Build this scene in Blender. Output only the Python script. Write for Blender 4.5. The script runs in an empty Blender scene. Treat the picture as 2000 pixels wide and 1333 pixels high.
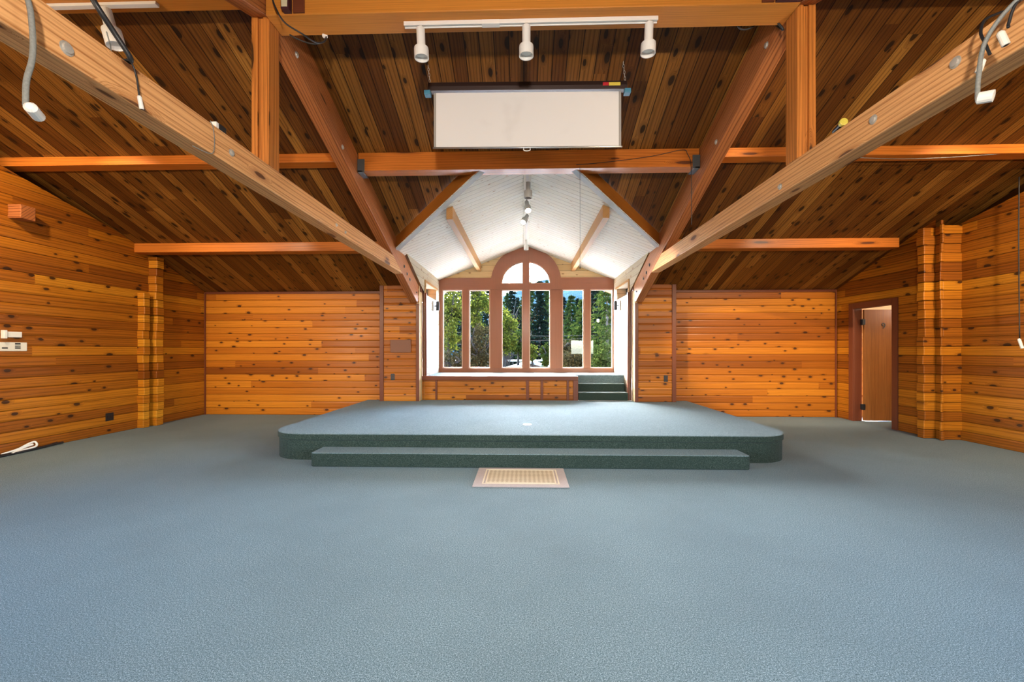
import bpy, bmesh, math, random
from mathutils import Vector, Matrix, noise
from mathutils.geometry import tessellate_polygon

R = random.Random(7)
SC = bpy.context.scene
COL = SC.collection
V = Vector

# ------------------------------------------------------------------ dimensions of the hall (metres)
XL, XR = -6.32, 5.95            # left log wall, right door wall
XRN = 6.2                       # right log wall nearer the viewer
YB = 8.1                        # back wall
YR = 3.3                        # ridge
YREAR = -1.5                    # rear wall behind the viewer
SL = 0.39                       # roof slope
ZB = 2.43                       # ceiling height at the back wall
def zc(y):                      # main ceiling height
    return ZB + SL * (YB - y) if y >= YR else ZB + SL * (YB - YR) - SL * (YR - y)
AXL, AXR, AX0 = -1.95, 2.05, 0.05   # window bay: side walls and ridge line
YW = 9.6                        # window wall
ZD = 0.762                      # raised bay floor
ZP = 0.304                      # stage top
def zg(x):                      # bay ceiling
    return 3.67 - SL * abs(x - AX0)

# ------------------------------------------------------------------ small helpers
def tag(o, label=None, cat=None, group=None, kind=None):
    if label: o['label'] = label
    if cat: o['category'] = cat
    if group: o['group'] = group
    if kind: o['kind'] = kind
    return o

def empty(name, loc=(0, 0, 0)):
    o = bpy.data.objects.new(name, None)
    o.empty_display_size = 0.1
    o.location = loc
    COL.objects.link(o)
    return o

def setuv(bm, g=None, vax=None):
    """u runs along the grain, v across it, both in metres."""
    uvl = bm.loops.layers.uv.verify()
    g = V(g if g else (1, 0, 0)).normalized()
    for f in bm.faces:
        n = f.normal
        if vax is not None:
            b = V(vax)
            gg = g
            off = 0.0
        else:
            if abs(n.dot(g)) > 0.9:
                gg = n.orthogonal().normalized()
            else:
                gg = g
            b = n.cross(gg)
            if b.length < 1e-6:
                b = gg.orthogonal()
            b.normalize()
            off = round(n.x * 3.1 + n.y * 5.7 + n.z * 9.3, 1)
        for l in f.loops:
            p = l.vert.co
            l[uvl].uv = (p.dot(gg) + off, p.dot(b) + off)

def build(name, bm, mats, parent=None, g=None, vax=None, bevel=0.0, smooth=False, loc=None, seg=2):
    bm.normal_update()
    bmesh.ops.recalc_face_normals(bm, faces=bm.faces[:]) if not getattr(bm, 'keepn', False) else None
    bm.normal_update()
    setuv(bm, g, vax)
    me = bpy.data.meshes.new(name)
    if loc is not None and parent is None:
        bmesh.ops.translate(bm, verts=bm.verts[:], vec=-V(loc))
    bm.to_mesh(me)
    bm.free()
    o = bpy.data.objects.new(name, me)
    if not isinstance(mats, (list, tuple)):
        mats = [mats]
    for m in mats:
        me.materials.append(m)
    COL.objects.link(o)
    if smooth:
        for p in me.polygons:
            p.use_smooth = True
    if parent is not None:
        o.parent = parent
        wl = V((0, 0, 0)); q = parent
        while q is not None:
            wl += q.location; q = q.parent
        me.transform(Matrix.Translation(-wl))
    elif loc is not None:
        o.location = loc
    if bevel > 0:
        md = o.modifiers.new('bevel', 'BEVEL')
        md.width = bevel
        md.segments = seg
        md.limit_method = 'ANGLE'
        md.angle_limit = math.radians(40)
        md.harden_normals = False
    return o

def BM():
    return bmesh.new()

def face(bm, pts, mi=0):
    vs = [bm.verts.new(p) for p in pts]
    f = bm.faces.new(vs)
    f.material_index = mi
    return f

def box(bm, x0, x1, y0, y1, z0, z1, mi=0):
    c = [bm.verts.new(p) for p in ((x0, y0, z0), (x1, y0, z0), (x1, y1, z0), (x0, y1, z0),
                                   (x0, y0, z1), (x1, y0, z1), (x1, y1, z1), (x0, y1, z1))]
    for idx in ((0, 3, 2, 1), (4, 5, 6, 7), (0, 1, 5, 4), (1, 2, 6, 5), (2, 3, 7, 6), (3, 0, 4, 7)):
        f = bm.faces.new([c[i] for i in idx])
        f.material_index = mi
    return bm

def prism(bm, poly, ax, a0, a1, mi=0):
    """extrude a 2-D outline along axis ax ('x': pts are (y,z), 'y': (x,z), 'z': (x,y))"""
    def P(p, a):
        return {'x': (a, p[0], p[1]), 'y': (p[0], a, p[1]), 'z': (p[0], p[1], a)}[ax]
    lo = [bm.verts.new(P(p, a0)) for p in poly]
    hi = [bm.verts.new(P(p, a1)) for p in poly]
    n = len(poly)
    fs = [bm.faces.new(lo), bm.faces.new(hi[::-1])]
    for i in range(n):
        fs.append(bm.faces.new((lo[i], lo[(i + 1) % n], hi[(i + 1) % n], hi[i])))
    for f in fs:
        f.material_index = mi
    return bm

def plate(bm, outer, holes, y0, y1, mi=0):
    """plate in the XZ plane with holes, between y0 and y1"""
    loops = [outer] + holes
    tri = tessellate_polygon([[V((p[0], p[1], 0)) for p in l] for l in loops])
    flat = [p for l in loops for p in l]
    A = [bm.verts.new((p[0], y0, p[1])) for p in flat]
    B = [bm.verts.new((p[0], y1, p[1])) for p in flat]
    for t in tri:
        for vs in ([A[i] for i in t], [B[i] for i in reversed(t)]):
            try:
                bm.faces.new(vs).material_index = mi
            except ValueError:
                pass
    k = 0
    for l in loops:
        n = len(l)
        for i in range(n):
            a, b = k + i, k + (i + 1) % n
            bm.faces.new((A[a], A[b], B[b], B[a])).material_index = mi
        k += n
    return bm

def rect(x0, x1, z0, z1):
    return [(x0, z0), (x1, z0), (x1, z1), (x0, z1)]

def smooth_path(pts, n=6):
    pts = [V(p) for p in pts]
    if len(pts) < 3:
        return pts
    out = []
    P = [pts[0]] + pts + [pts[-1]]
    for i in range(1, len(P) - 2):
        p0, p1, p2, p3 = P[i - 1], P[i], P[i + 1], P[i + 2]
        for k in range(n):
            t = k / n
            out.append(0.5 * ((2 * p1) + (-p0 + p2) * t + (2 * p0 - 5 * p1 + 4 * p2 - p3) * t * t
                              + (-p0 + 3 * p1 - 3 * p2 + p3) * t ** 3))
    out.append(pts[-1])
    return out

def tube(bm, pts, r, seg=8, mi=0, cap=True):
    pts = [V(p) for p in pts]
    rings = []
    up = V((0.13, 0.31, 0.94)).normalized()
    for i, p in enumerate(pts):
        d = (pts[min(i + 1, len(pts) - 1)] - pts[max(i - 1, 0)]).normalized()
        a = d.cross(up)
        if a.length < 1e-3:
            a = d.orthogonal()
        a.normalize()
        b = d.cross(a).normalized()
        rr = r[i] if isinstance(r, (list, tuple)) else r
        rings.append([bm.verts.new(p + a * (rr * math.cos(2 * math.pi * k / seg)) + b * (rr * math.sin(2 * math.pi * k / seg)))
                      for k in range(seg)])
    for i in range(len(rings) - 1):
        for k in range(seg):
            f = bm.faces.new((rings[i][k], rings[i][(k + 1) % seg], rings[i + 1][(k + 1) % seg], rings[i + 1][k]))
            f.material_index = mi
    if cap:
        bm.faces.new(rings[0][::-1]).material_index = mi
        bm.faces.new(rings[-1]).material_index = mi
    return bm

def lathe(bm, prof, p0, axis, seg=24, mi=0):
    """surface of revolution: prof = [(radius, distance along axis)]"""
    axis = V(axis).normalized()
    a = axis.orthogonal().normalized()
    b = axis.cross(a)
    p0 = V(p0)
    rings = []
    for r, h in prof:
        r = max(r, 1e-4)
        rings.append([bm.verts.new(p0 + axis * h + (a * math.cos(2 * math.pi * k / seg) + b * math.sin(2 * math.pi * k / seg)) * r)
                      for k in range(seg)])
    for i in range(len(rings) - 1):
        for k in range(seg):
            bm.faces.new((rings[i][k], rings[i][(k + 1) % seg], rings[i + 1][(k + 1) % seg], rings[i + 1][k])).material_index = mi
    bm.faces.new(rings[0][::-1]).material_index = mi
    bm.faces.new(rings[-1]).material_index = mi
    return bm

# ------------------------------------------------------------------ materials
class NT:
    def __init__(self, name):
        self.m = bpy.data.materials.new(name)
        self.m.use_nodes = True
        self.t = self.m.node_tree
        self.t.nodes.clear()
        self.out = self.n('ShaderNodeOutputMaterial')
    def n(self, typ, **kw):
        nd = self.t.nodes.new(typ)
        for k, v in kw.items():
            setattr(nd, k, v)
        return nd
    def l(self, a, b):
        self.t.links.new(a, b)
    def val(self, sock, v):
        if hasattr(v, 'is_linked') or hasattr(v, 'node'):
            self.l(v, sock)
        else:
            sock.default_value = v
    def math(self, op, a, b=None, c=None, clamp=False):
        nd = self.n('ShaderNodeMath', operation=op, use_clamp=clamp)
        self.val(nd.inputs[0], a)
        if b is not None: self.val(nd.inputs[1], b)
        if c is not None: self.val(nd.inputs[2], c)
        return nd.outputs[0]
    def smooth(self, x, a, b):
        nd = self.n('ShaderNodeMapRange', interpolation_type='SMOOTHSTEP')
        self.val(nd.inputs['Value'], x)
        nd.inputs['From Min'].default_value = a
        nd.inputs['From Max'].default_value = b
        return nd.outputs[0]
    def mix(self, fac, a, b, blend='MIX'):
        nd = self.n('ShaderNodeMix', data_type='RGBA', blend_type=blend)
        self.val(nd.inputs[0], fac)
        self.val(nd.inputs[6], a if not isinstance(a, tuple) else (*a[:3], 1))
        self.val(nd.inputs[7], b if not isinstance(b, tuple) else (*b[:3], 1))
        return nd.outputs[2]
    def comb(self, x, y, z=0.0):
        nd = self.n('ShaderNodeCombineXYZ')
        self.val(nd.inputs[0], x); self.val(nd.inputs[1], y); self.val(nd.inputs[2], z)
        return nd.outputs[0]
    def noise(self, vec, scale=1.0, detail=3.0, rough=0.55, dist=0.0):
        nd = self.n('ShaderNodeTexNoise')
        self.val(nd.inputs['Vector'], vec)
        nd.inputs['Scale'].default_value = scale
        nd.inputs['Detail'].default_value = detail
        nd.inputs['Roughness'].default_value = rough
        nd.inputs['Distortion'].default_value = dist
        return nd.outputs['Fac']
    def bsdf(self, col, rough=0.5, spec=0.5, metal=0.0, coat=0.0, coat_rough=0.2, bump=None, bump_s=0.2, bump_d=0.01, **kw):
        b = self.n('ShaderNodeBsdfPrincipled')
        self.val(b.inputs['Base Color'], col if not isinstance(col, tuple) else (*col[:3], 1))
        self.val(b.inputs['Roughness'], rough)
        b.inputs['Specular IOR Level'].default_value = spec
        b.inputs['Metallic'].default_value = metal
        b.inputs['Coat Weight'].default_value = coat
        b.inputs['Coat Roughness'].default_value = coat_rough
        if bump is not None:
            bn = self.n('ShaderNodeBump')
            bn.inputs['Strength'].default_value = bump_s
            bn.inputs['Distance'].default_value = bump_d
            self.l(bump, bn.inputs['Height'])
            self.l(bn.outputs[0], b.inputs['Normal'])
        for k, v in kw.items():
            b.inputs[k].default_value = v
        self.l(b.outputs[0], self.out.inputs[0])
        return b

def plain(name, col, rough=0.5, metal=0.0, spec=0.5, coat=0.0, var=0.08, scale=8.0):
    t = NT(name)
    tc = t.n('ShaderNodeTexCoord').outputs['Object']
    nz = t.noise(tc, scale, 3)
    c = t.mix(nz, tuple(x * (1 - var) for x in col), tuple(min(1, x * (1 + var)) for x in col))
    t.bsdf(c, rough, spec, metal, coat)
    return t.m

def emit(name, col, s):
    t = NT(name)
    e = t.n('ShaderNodeEmission')
    e.inputs[0].default_value = (*col, 1)
    e.inputs[1].default_value = s
    t.l(e.outputs[0], t.out.inputs[0])
    return t.m

def wood(name, tones, width=0.0, seglen=3.4, knots=0.5, kcol=(0.03, 0.012, 0.004), ksize=1.0, kfreq=4.0, streak=0.35, rings=0.35,
         groove=0.0, rough=0.42, coat=0.15, spec=0.25, dark=(0.35, 0.30, 0.25), bump=0.25, weather=0.0, rf=16.0, rdist=7.0, gcol=None, rpow=2.0):
    """boards: tones = list of colours picked per board (or per object when width is 0)"""
    t = NT(name)
    uv = t.n('ShaderNodeUVMap')
    sp = t.n('ShaderNodeSeparateXYZ')
    t.l(uv.outputs[0], sp.inputs[0])
    u, v = sp.outputs[0], sp.outputs[1]
    orand = t.n('ShaderNodeObjectInfo').outputs['Random']
    if width > 0:
        vi = t.math('DIVIDE', v, width)
        idx = t.math('FLOOR', vi)
        fr = t.math('FRACT', vi)
        wn = t.n('ShaderNodeTexWhiteNoise', noise_dimensions='2D')
        t.l(t.comb(idx, t.math('MULTIPLY', orand, 0.0)), wn.inputs['Vector'])
        shift = wn.outputs['Value']
        seg = t.math('FLOOR', t.math('DIVIDE', t.math('ADD', u, t.math('MULTIPLY', shift, 9.7)), seglen))
        wn2 = t.n('ShaderNodeTexWhiteNoise', noise_dimensions='2D')
        t.l(t.comb(idx, seg), wn2.inputs['Vector'])
        rnd = wn2.outputs['Value']
        rv = wn2.outputs['Color']
    else:
        rnd = orand
        fr = None
    off = t.math('MULTIPLY', rnd, 37.0)
    uu = t.math('ADD', u, off)
    # tone per board
    ramp = t.n('ShaderNodeValToRGB')
    ramp.color_ramp.interpolation = 'LINEAR'
    els = ramp.color_ramp.elements
    n = len(tones)
    while len(els) < n:
        els.new(0.5)
    for i, c in enumerate(tones):
        els[i].position = i / max(1, n - 1)
        els[i].color = (*c, 1)
    slow = t.noise(t.comb(t.math('MULTIPLY', uu, 0.5), t.math('MULTIPLY', v, 4.0), off), 1.0, 2)
    pick = t.math('ADD', t.math('MULTIPLY', rnd, 0.75), t.math('MULTIPLY', slow, 0.28))
    t.l(pick, ramp.inputs[0])
    col = ramp.outputs[0]
    # knots
    vo = t.n('ShaderNodeTexVoronoi', voronoi_dimensions='2D', feature='F1')
    kv = 7.4
    wob = t.noise(t.comb(t.math('MULTIPLY', uu, 6.0), t.math('MULTIPLY', v, 20.0), off), 1.0, 2)
    t.l(t.comb(t.math('ADD', t.math('MULTIPLY', uu, kfreq), t.math('MULTIPLY', wob, 0.06)), t.math('ADD', t.math('MULTIPLY', v, kv), t.math('MULTIPLY', wob, 0.10))), vo.inputs['Vector'])
    vo.inputs['Scale'].default_value = 1.0
    d = vo.outputs['Distance']
    csep = t.n('ShaderNodeSeparateColor')
    t.l(vo.outputs['Color'], csep.inputs[0])
    has = t.math('GREATER_THAN', csep.outputs[0], 1.0 - knots)
    size = t.math('ADD', 0.45, t.math('MULTIPLY', csep.outputs[1], 0.9))
    dd = t.math('DIVIDE', d, t.math('MULTIPLY', size, ksize))
    core = t.math('MULTIPLY', t.math('SUBTRACT', 1.0, t.smooth(dd, 0.10, 0.145)), has)
    halo = t.math('MULTIPLY', t.math('SUBTRACT', 1.0, t.smooth(dd, 0.12, 0.30)), has)
    # rings bending round the knots
    wv = t.n('ShaderNodeTexWave', wave_type='BANDS', bands_direction='Y', wave_profile='SIN')
    bend = t.math('MULTIPLY', halo, 1.6)
    t.l(t.comb(t.math('MULTIPLY', uu, 0.5), t.math('ADD', t.math('MULTIPLY', v, rf), bend), off), wv.inputs['Vector'])
    wv.inputs['Scale'].default_value = 1.1
    wv.inputs['Distortion'].default_value = rdist
    wv.inputs['Detail'].default_value = 2.0
    wv.inputs['Detail Scale'].default_value = 0.7
    ring = wv.outputs['Fac']
    fine = t.noise(t.comb(t.math('MULTIPLY', uu, 2.2), t.math('ADD', t.math('MULTIPLY', v, 95.0), bend), off), 1.0, 4, 0.65)
    dk = t.math('ADD', t.math('MULTIPLY', t.math('POWER', ring, rpow), rings), t.math('MULTIPLY', t.smooth(fine, 0.4, 0.75), streak), clamp=True)
    darker = t.mix(1.0, col, dark, 'MULTIPLY')
    col = t.mix(dk, col, darker)
    col = t.mix(t.math('MULTIPLY', halo, 0.45), col, darker)
    col = t.mix(t.math('MULTIPLY', core, 0.92), col, kcol)
    h = t.math('SUBTRACT', 1.0, t.math('MULTIPLY', dk, 0.5))
    if width > 0 and groove > 0:
        edge = t.math('MINIMUM', fr, t.math('SUBTRACT', 1.0, fr))
        gl = t.math('SUBTRACT', 1.0, t.smooth(edge, 0.012, 0.05))
        col = t.mix(t.math('MULTIPLY', gl, groove), col, gcol or tuple(x * 0.16 for x in tones[0]))
        h = t.math('SUBTRACT', h, t.math('MULTIPLY', gl, 3.0))
    if weather > 0:
        wz = t.noise(t.comb(t.math('MULTIPLY', uu, 1.3), t.math('MULTIPLY', v, 9.0), off), 1.0, 4, 0.6)
        col = t.mix(t.math('MULTIPLY', t.smooth(wz, 0.45, 0.7), weather), col, (0.33, 0.22, 0.14))
    rgh = t.math('ADD', rough, t.math('MULTIPLY', fine, 0.12))
    t.bsdf(col, rgh, spec, 0, coat, 0.22, h, bump, 0.004)
    return t.m

def carpet(name, a, b, c, scale=290.0, bump=0.5):
    t = NT(name)
    tc = t.n('ShaderNodeTexCoord').outputs['Object']
    n1 = t.noise(tc, scale, 2, 0.7)
    n2 = t.noise(tc, scale * 0.45, 2, 0.6)
    big = t.noise(tc, 1.1, 4, 0.6)
    ramp = t.n('ShaderNodeValToRGB')
    e = ramp.color_ramp.elements
    e[0].position = 0.34; e[0].color = (*a, 1)
    e[1].position = 0.66; e[1].color = (*c, 1)
    m = e.new(0.5); m.color = (*b, 1)
    t.l(t.math('ADD', t.math('MULTIPLY', n1, 0.7), t.math('MULTIPLY', n2, 0.3)), ramp.inputs[0])
    col = t.mix(t.math('MULTIPLY', t.smooth(big, 0.35, 0.7), 0.22), ramp.outputs[0], tuple(x * 0.62 for x in b))
    bs = t.bsdf(col, 0.9, 0.08, 0, 0, 0.2, t.math('ADD', n1, n2), bump, 0.003)
    bs.inputs['Sheen Weight'].default_value = 0.08
    bs.inputs['Sheen Roughness'].default_value = 0.5
    bs.inputs['Sheen Tint'].default_value = (0.75, 0.88, 1.0, 1)
    return t.m

M = {}
LOG = [(0.19, 0.048, 0.003), (0.31, 0.088, 0.005), (0.42, 0.132, 0.007), (0.52, 0.18, 0.009), (0.78, 0.35, 0.024)]
M['log'] = wood('log_siding', LOG, 0.133, 8.5, 0.26, streak=0.42, rings=0.5, groove=0.55, rough=0.45, coat=0.08, kcol=(0.03, 0.009, 0.003), rf=8.0, rdist=12.0, rpow=3.0, ksize=1.15)
M['logback'] = wood('knotty_siding', [(0.20, 0.05, 0.004), (0.34, 0.094, 0.006), (0.48, 0.148, 0.010), (0.66, 0.24, 0.018)], 0.133, 5.5, 0.36,
                    streak=0.3, rings=0.3, groove=0.55, ksize=0.95, rough=0.42, coat=0.12, kcol=(0.04, 0.012, 0.004), rf=8.0, rdist=12.0, rpow=3.0)
M['ceil'] = wood('ceiling_boards', [(0.06, 0.016, 0.002), (0.13, 0.044, 0.006), (0.19, 0.074, 0.011), (0.27, 0.113, 0.019), (0.44, 0.21, 0.042)], 0.137, 5.5, 0.45,
                 streak=0.45, rings=0.6, groove=0.95, ksize=1.25, kfreq=3.4, rf=8.0, rdist=12.0, rpow=3.0, rough=0.42, coat=0.05, kcol=(0.014, 0.006, 0.002))
M['bayceil'] = wood('whitewashed_boards', [(0.87, 0.83, 0.72), (0.91, 0.88, 0.79), (0.93, 0.91, 0.84)], 0.125, 3.0, 0.3, ksize=0.5, streak=0.16, rings=0.1,
                    groove=0.95, gcol=(0.20, 0.14, 0.09), rough=0.55, coat=0, kcol=(0.32, 0.17, 0.07), dark=(0.74, 0.66, 0.54))
M['pine'] = wood('pale_pine', [(0.62, 0.42, 0.19), (0.72, 0.53, 0.28), (0.78, 0.60, 0.36)], 0.135, 3.0, 0.55, ksize=0.7, streak=0.2, rings=0.2, groove=0.6,
                 rough=0.5, coat=0, kcol=(0.25, 0.10, 0.03))
M['tie'] = wood('fir_tie', [(0.74, 0.38, 0.15), (0.80, 0.43, 0.18)], 0, knots=0.22, ksize=1.5, streak=0.5, rings=0.55, rough=0.42, coat=0.1, kfreq=2.0, dark=(0.42, 0.27, 0.16), kcol=(0.1, 0.035, 0.012), rf=9.0, rdist=11.0, rpow=5.0)
M['rafter'] = wood('fir_rafter', [(0.36, 0.115, 0.035), (0.42, 0.15, 0.045)], 0, knots=0.12, streak=0.45, rings=0.7, rough=0.42, coat=0.15, kfreq=1.2, kcol=(0.06, 0.02, 0.01), rf=9.0, rdist=11.0, rpow=5.0)
M['purlin'] = wood('cedar_purlin', [(0.50, 0.140, 0.016), (0.58, 0.18, 0.024)], 0, knots=0.10, streak=0.35, rings=0.4, rough=0.4, coat=0.15, kfreq=1.2, kcol=(0.09, 0.025, 0.01), rf=9.0, rdist=11.0, rpow=5.0)
M['ridge'] = wood('glulam_ridge', [(0.58, 0.21, 0.03), (0.62, 0.24, 0.04)], 0, knots=0.0, streak=0.25, rings=0.15, rough=0.4, coat=0.1)
M['post'] = wood('fir_post', [(0.50, 0.17, 0.03), (0.56, 0.20, 0.04)], 0, knots=0.15, streak=0.45, rings=0.5, rough=0.42, coat=0.1, kfreq=1.2, rf=9.0, rdist=11.0, rpow=5.0)
M['trim'] = wood('stained_trim', [(0.14, 0.037, 0.016), (0.17, 0.047, 0.02)], 0, knots=0.0, streak=0.2, rings=0.12, rough=0.38, coat=0.15)
M['frame'] = wood('window_frame_wood', [(0.20, 0.066, 0.030), (0.24, 0.08, 0.037)], 0, knots=0.0, streak=0.2, rings=0.12, rough=0.36, coat=0.2)
M['valley'] = wood('valley_board', [(0.30, 0.10, 0.014), (0.34, 0.12, 0.018)], 0, knots=0.03, streak=0.2, rings=0.15, rough=0.4, coat=0.1)
M['baybeam'] = wood('bay_beam', [(0.36, 0.18, 0.06), (0.42, 0.22, 0.08)], 0, knots=0.05, streak=0.25, rings=0.25, rough=0.5, coat=0)
M['door'] = wood('door_veneer', [(0.30, 0.105, 0.022), (0.34, 0.12, 0.028)], 0, knots=0.0, streak=0.5, rings=0.12, rough=0.4, coat=0.1, rf=4.0)
M['panelbr'] = plain('brown_panel', (0.16, 0.05, 0.018), 0.5)
M['stop'] = plain('pale_stop_bead', (0.42, 0.25, 0.17), 0.4)
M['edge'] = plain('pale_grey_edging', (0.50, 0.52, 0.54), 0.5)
M['carpet'] = carpet('green_grey_carpet', (0.026, 0.048, 0.052), (0.112, 0.168, 0.18), (0.44, 0.53, 0.55))
M['carpet_shade'] = carpet('riser_shade_carpet', (0.008, 0.016, 0.012), (0.026, 0.041, 0.032), (0.085, 0.11, 0.088), 230)  # darker carpet copy; shade of upright faces put into the colour
M['white'] = plain('white_enamel', (0.80, 0.79, 0.76), 0.35, var=0.02)
M['ivory'] = plain('ivory_plastic', (0.78, 0.74, 0.66), 0.4, var=0.03)
M['grey'] = plain('grey_enamel', (0.33, 0.32, 0.30), 0.4)
M['steel'] = plain('galvanised_steel', (0.42, 0.44, 0.46), 0.4, metal=0.8)
M['darksteel'] = plain('dark_steel_plate', (0.10, 0.115, 0.12), 0.45, metal=0.5)
M['black'] = plain('black_plastic', (0.012, 0.012, 0.014), 0.4)
M['blackcable'] = plain('black_cable', (0.014, 0.015, 0.018), 0.45)
M['greycable'] = plain('grey_braided_cord', (0.20, 0.21, 0.20), 0.6, var=0.4, scale=120)
M['blue'] = plain('blue_end_cap', (0.06, 0.22, 0.34), 0.35)
M['housing'] = plain('dark_brown_metal', (0.035, 0.02, 0.018), 0.35, metal=0.3)
M['red'] = plain('red_sticker', (0.42, 0.02, 0.03), 0.4)
M['yellow'] = plain('yellow_sticker', (0.62, 0.52, 0.08), 0.4, var=0.25, scale=160)
M['brass'] = plain('zinc_bolt', (0.60, 0.60, 0.56), 0.45, metal=0.6)
M['maroon'] = plain('maroon_lacquer', (0.06, 0.018, 0.022), 0.3)
M['cream'] = plain('cream_grille', (0.62, 0.56, 0.38), 0.6)
M['lit'] = emit('lit_lamp_face', (1.0, 0.86, 0.66), 14.0)
def screen_mat():
    t = NT('screen_fabric')
    tc = t.n('ShaderNodeTexCoord').outputs['Object']
    st = t.noise(tc, 2.2, 3, 0.5)
    c = t.mix(t.math('MULTIPLY', t.smooth(st, 0.58, 0.72), 0.3), (0.70, 0.70, 0.71), (0.54, 0.53, 0.53))
    t.bsdf(c, 0.8, 0.15)
    return t.m
M['screen'] = screen_mat()
def mat_weave():
    t = NT('woven_mat')
    tc = t.n('ShaderNodeTexCoord').outputs['Object']
    mp = t.n('ShaderNodeMapping')
    mp.inputs['Rotation'].default_value = (0, 0, math.radians(45))
    t.l(tc, mp.inputs[0])
    ck = t.n('ShaderNodeTexChecker')
    t.l(mp.outputs[0], ck.inputs['Vector'])
    ck.inputs['Scale'].default_value = 32
    nz = t.noise(tc, 160, 2)
    c = t.mix(ck.outputs['Fac'], (0.58, 0.47, 0.32), (0.36, 0.27, 0.17))
    c = t.mix(t.math('MULTIPLY', nz, 0.5), c, (0.62, 0.52, 0.38))
    t.bsdf(c, 0.95, 0.1, bump=t.math('ADD', ck.outputs['Fac'], nz), bump_s=0.6, bump_d=0.004)
    return t.m
M['weave'] = mat_weave()
M['matborder'] = plain('taupe_mat_border', (0.40, 0.33, 0.30), 0.95, var=0.25, scale=120)
M['matline'] = plain('cream_mat_line', (0.66, 0.55, 0.38), 0.95, var=0.2, scale=120)
def glass_mat():
    t = NT('window_glass')
    tr = t.n('ShaderNodeBsdfTransparent'); tr.inputs[0].default_value = (0.96, 0.98, 0.97, 1)
    gl = t.n('ShaderNodeBsdfGlossy'); gl.inputs['Roughness'].default_value = 0.0
    fr = t.n('ShaderNodeFresnel'); fr.inputs[0].default_value = 1.5
    mx = t.n('ShaderNodeMixShader')
    t.l(t.math('MULTIPLY', fr.outputs[0], 0.7), mx.inputs[0])
    t.l(tr.outputs[0], mx.inputs[1]); t.l(gl.outputs[0], mx.inputs[2])
    t.l(mx.outputs[0], t.out.inputs[0])
    return t.m
M['glass'] = glass_mat()
def leaf(name, c1, c2, trans=0.4):
    t = NT(name)
    g = t.n('ShaderNodeNewGeometry')
    c = t.mix(g.outputs['Random Per Island'], c1, c2)
    d = t.n('ShaderNodeBsdfDiffuse'); t.l(c, d.inputs[0])
    tr = t.n('ShaderNodeBsdfTranslucent'); t.l(c, tr.inputs[0])
    mx = t.n('ShaderNodeMixShader'); mx.inputs[0].default_value = trans
    t.l(d.outputs[0], mx.inputs[1]); t.l(tr.outputs[0], mx.inputs[2])
    t.l(mx.outputs[0], t.out.inputs[0])
    return t.m
M['leafY'] = leaf('yellow_green_leaves', (0.004, 0.008, 0.002), (0.040, 0.043, 0.006), 0.5)
M['leafG'] = leaf('mid_green_needles', (0.0019, 0.0048, 0.0017), (0.0075, 0.0121, 0.0029))
M['leafB'] = leaf('bright_green_needles', (0.0035, 0.0075, 0.0017), (0.0136, 0.0187, 0.0040), 0.45)
M['leafD'] = leaf('dark_needles', (0.0007, 0.0015, 0.0013), (0.0019, 0.0037, 0.0024), 0.2)
M['leafN'] = leaf('brown_twigs', (0.0053, 0.0046, 0.0019), (0.0154, 0.0128, 0.0057), 0.3)
M['bark'] = plain('bark', (0.015, 0.011, 0.008), 0.9, var=0.4, scale=12)
M['barebark'] = plain('pale_bare_branch', (0.006, 0.0055, 0.005), 1.0, spec=0.1)
M['roof'] = plain('pale_shed_roof', (0.30, 0.31, 0.31), 0.6)
M['shedroof'] = plain('grey_shed_roof', (0.07, 0.075, 0.08), 0.7)
M['bounce_slab'] = plain('pale_bounce_slab', (0.85, 0.85, 0.83), 0.9, var=0.03)
M['ground'] = plain('ground_green', (0.016, 0.024, 0.007), 0.95, var=0.5, scale=0.8)
def hill_mat():
    t = NT('forest_hill')
    tc = t.n('ShaderNodeTexCoord').outputs['Object']
    a = t.noise(tc, 0.25, 6, 0.7)
    c = t.mix(a, (0.006, 0.014, 0.019), (0.018, 0.034, 0.046))
    t.bsdf(c, 1.0, 0.0, bump=a, bump_s=1.0, bump_d=4.0)
    return t.m
M['hill'] = hill_mat()
SKY, SUN, STRIP, SPOT, WASH, FLOOD, EXPO = 11.5, 74.0, 30, 430, 0.9, 140, 0.36
# ------------------------------------------------------------------ room shell
def log_wall(bm, axis, fixed, a0, a1, z1, h, rec, s, holes=(), z0=0.0, mi=0):
    """stacked rounded boards; s is the direction (along the wall normal) in which the grooves sink"""
    prof = [(0, rec), (0.007, rec * 0.4), (0.024, 0), (h - 0.024, 0), (h - 0.007, rec * 0.4)]
    z = z0
    rows = []
    while z < z1 - 1e-4:
        for i in range(5):
            za, ra = prof[i]
            zb, rb = prof[i + 1] if i < 4 else (h, rec)
            if z + za >= z1: break
            rows.append((z + za, min(z + zb, z1), ra, rb))
        z += h
    for za, zb, ra, rb in rows:
        zm = (za + zb) / 2
        cuts = [(a0, a1)]
        for (h0, h1, hz0, hz1) in holes:
            if hz0 < zm < hz1:
                nc = []
                for c0, c1 in cuts:
                    if h1 <= c0 or h0 >= c1: nc.append((c0, c1)); continue
                    if h0 > c0: nc.append((c0, h0))
                    if h1 < c1: nc.append((h1, c1))
                cuts = nc
        for c0, c1 in cuts:
            if axis == 'x':
                face(bm, [(c0, fixed + s * ra, za), (c1, fixed + s * ra, za), (c1, fixed + s * rb, zb), (c0, fixed + s * rb, zb)], mi)
            else:
                face(bm, [(fixed + s * ra, c0, za), (fixed + s * ra, c1, za), (fixed + s * rb, c1, zb), (fixed + s * rb, c0, zb)], mi)

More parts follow.
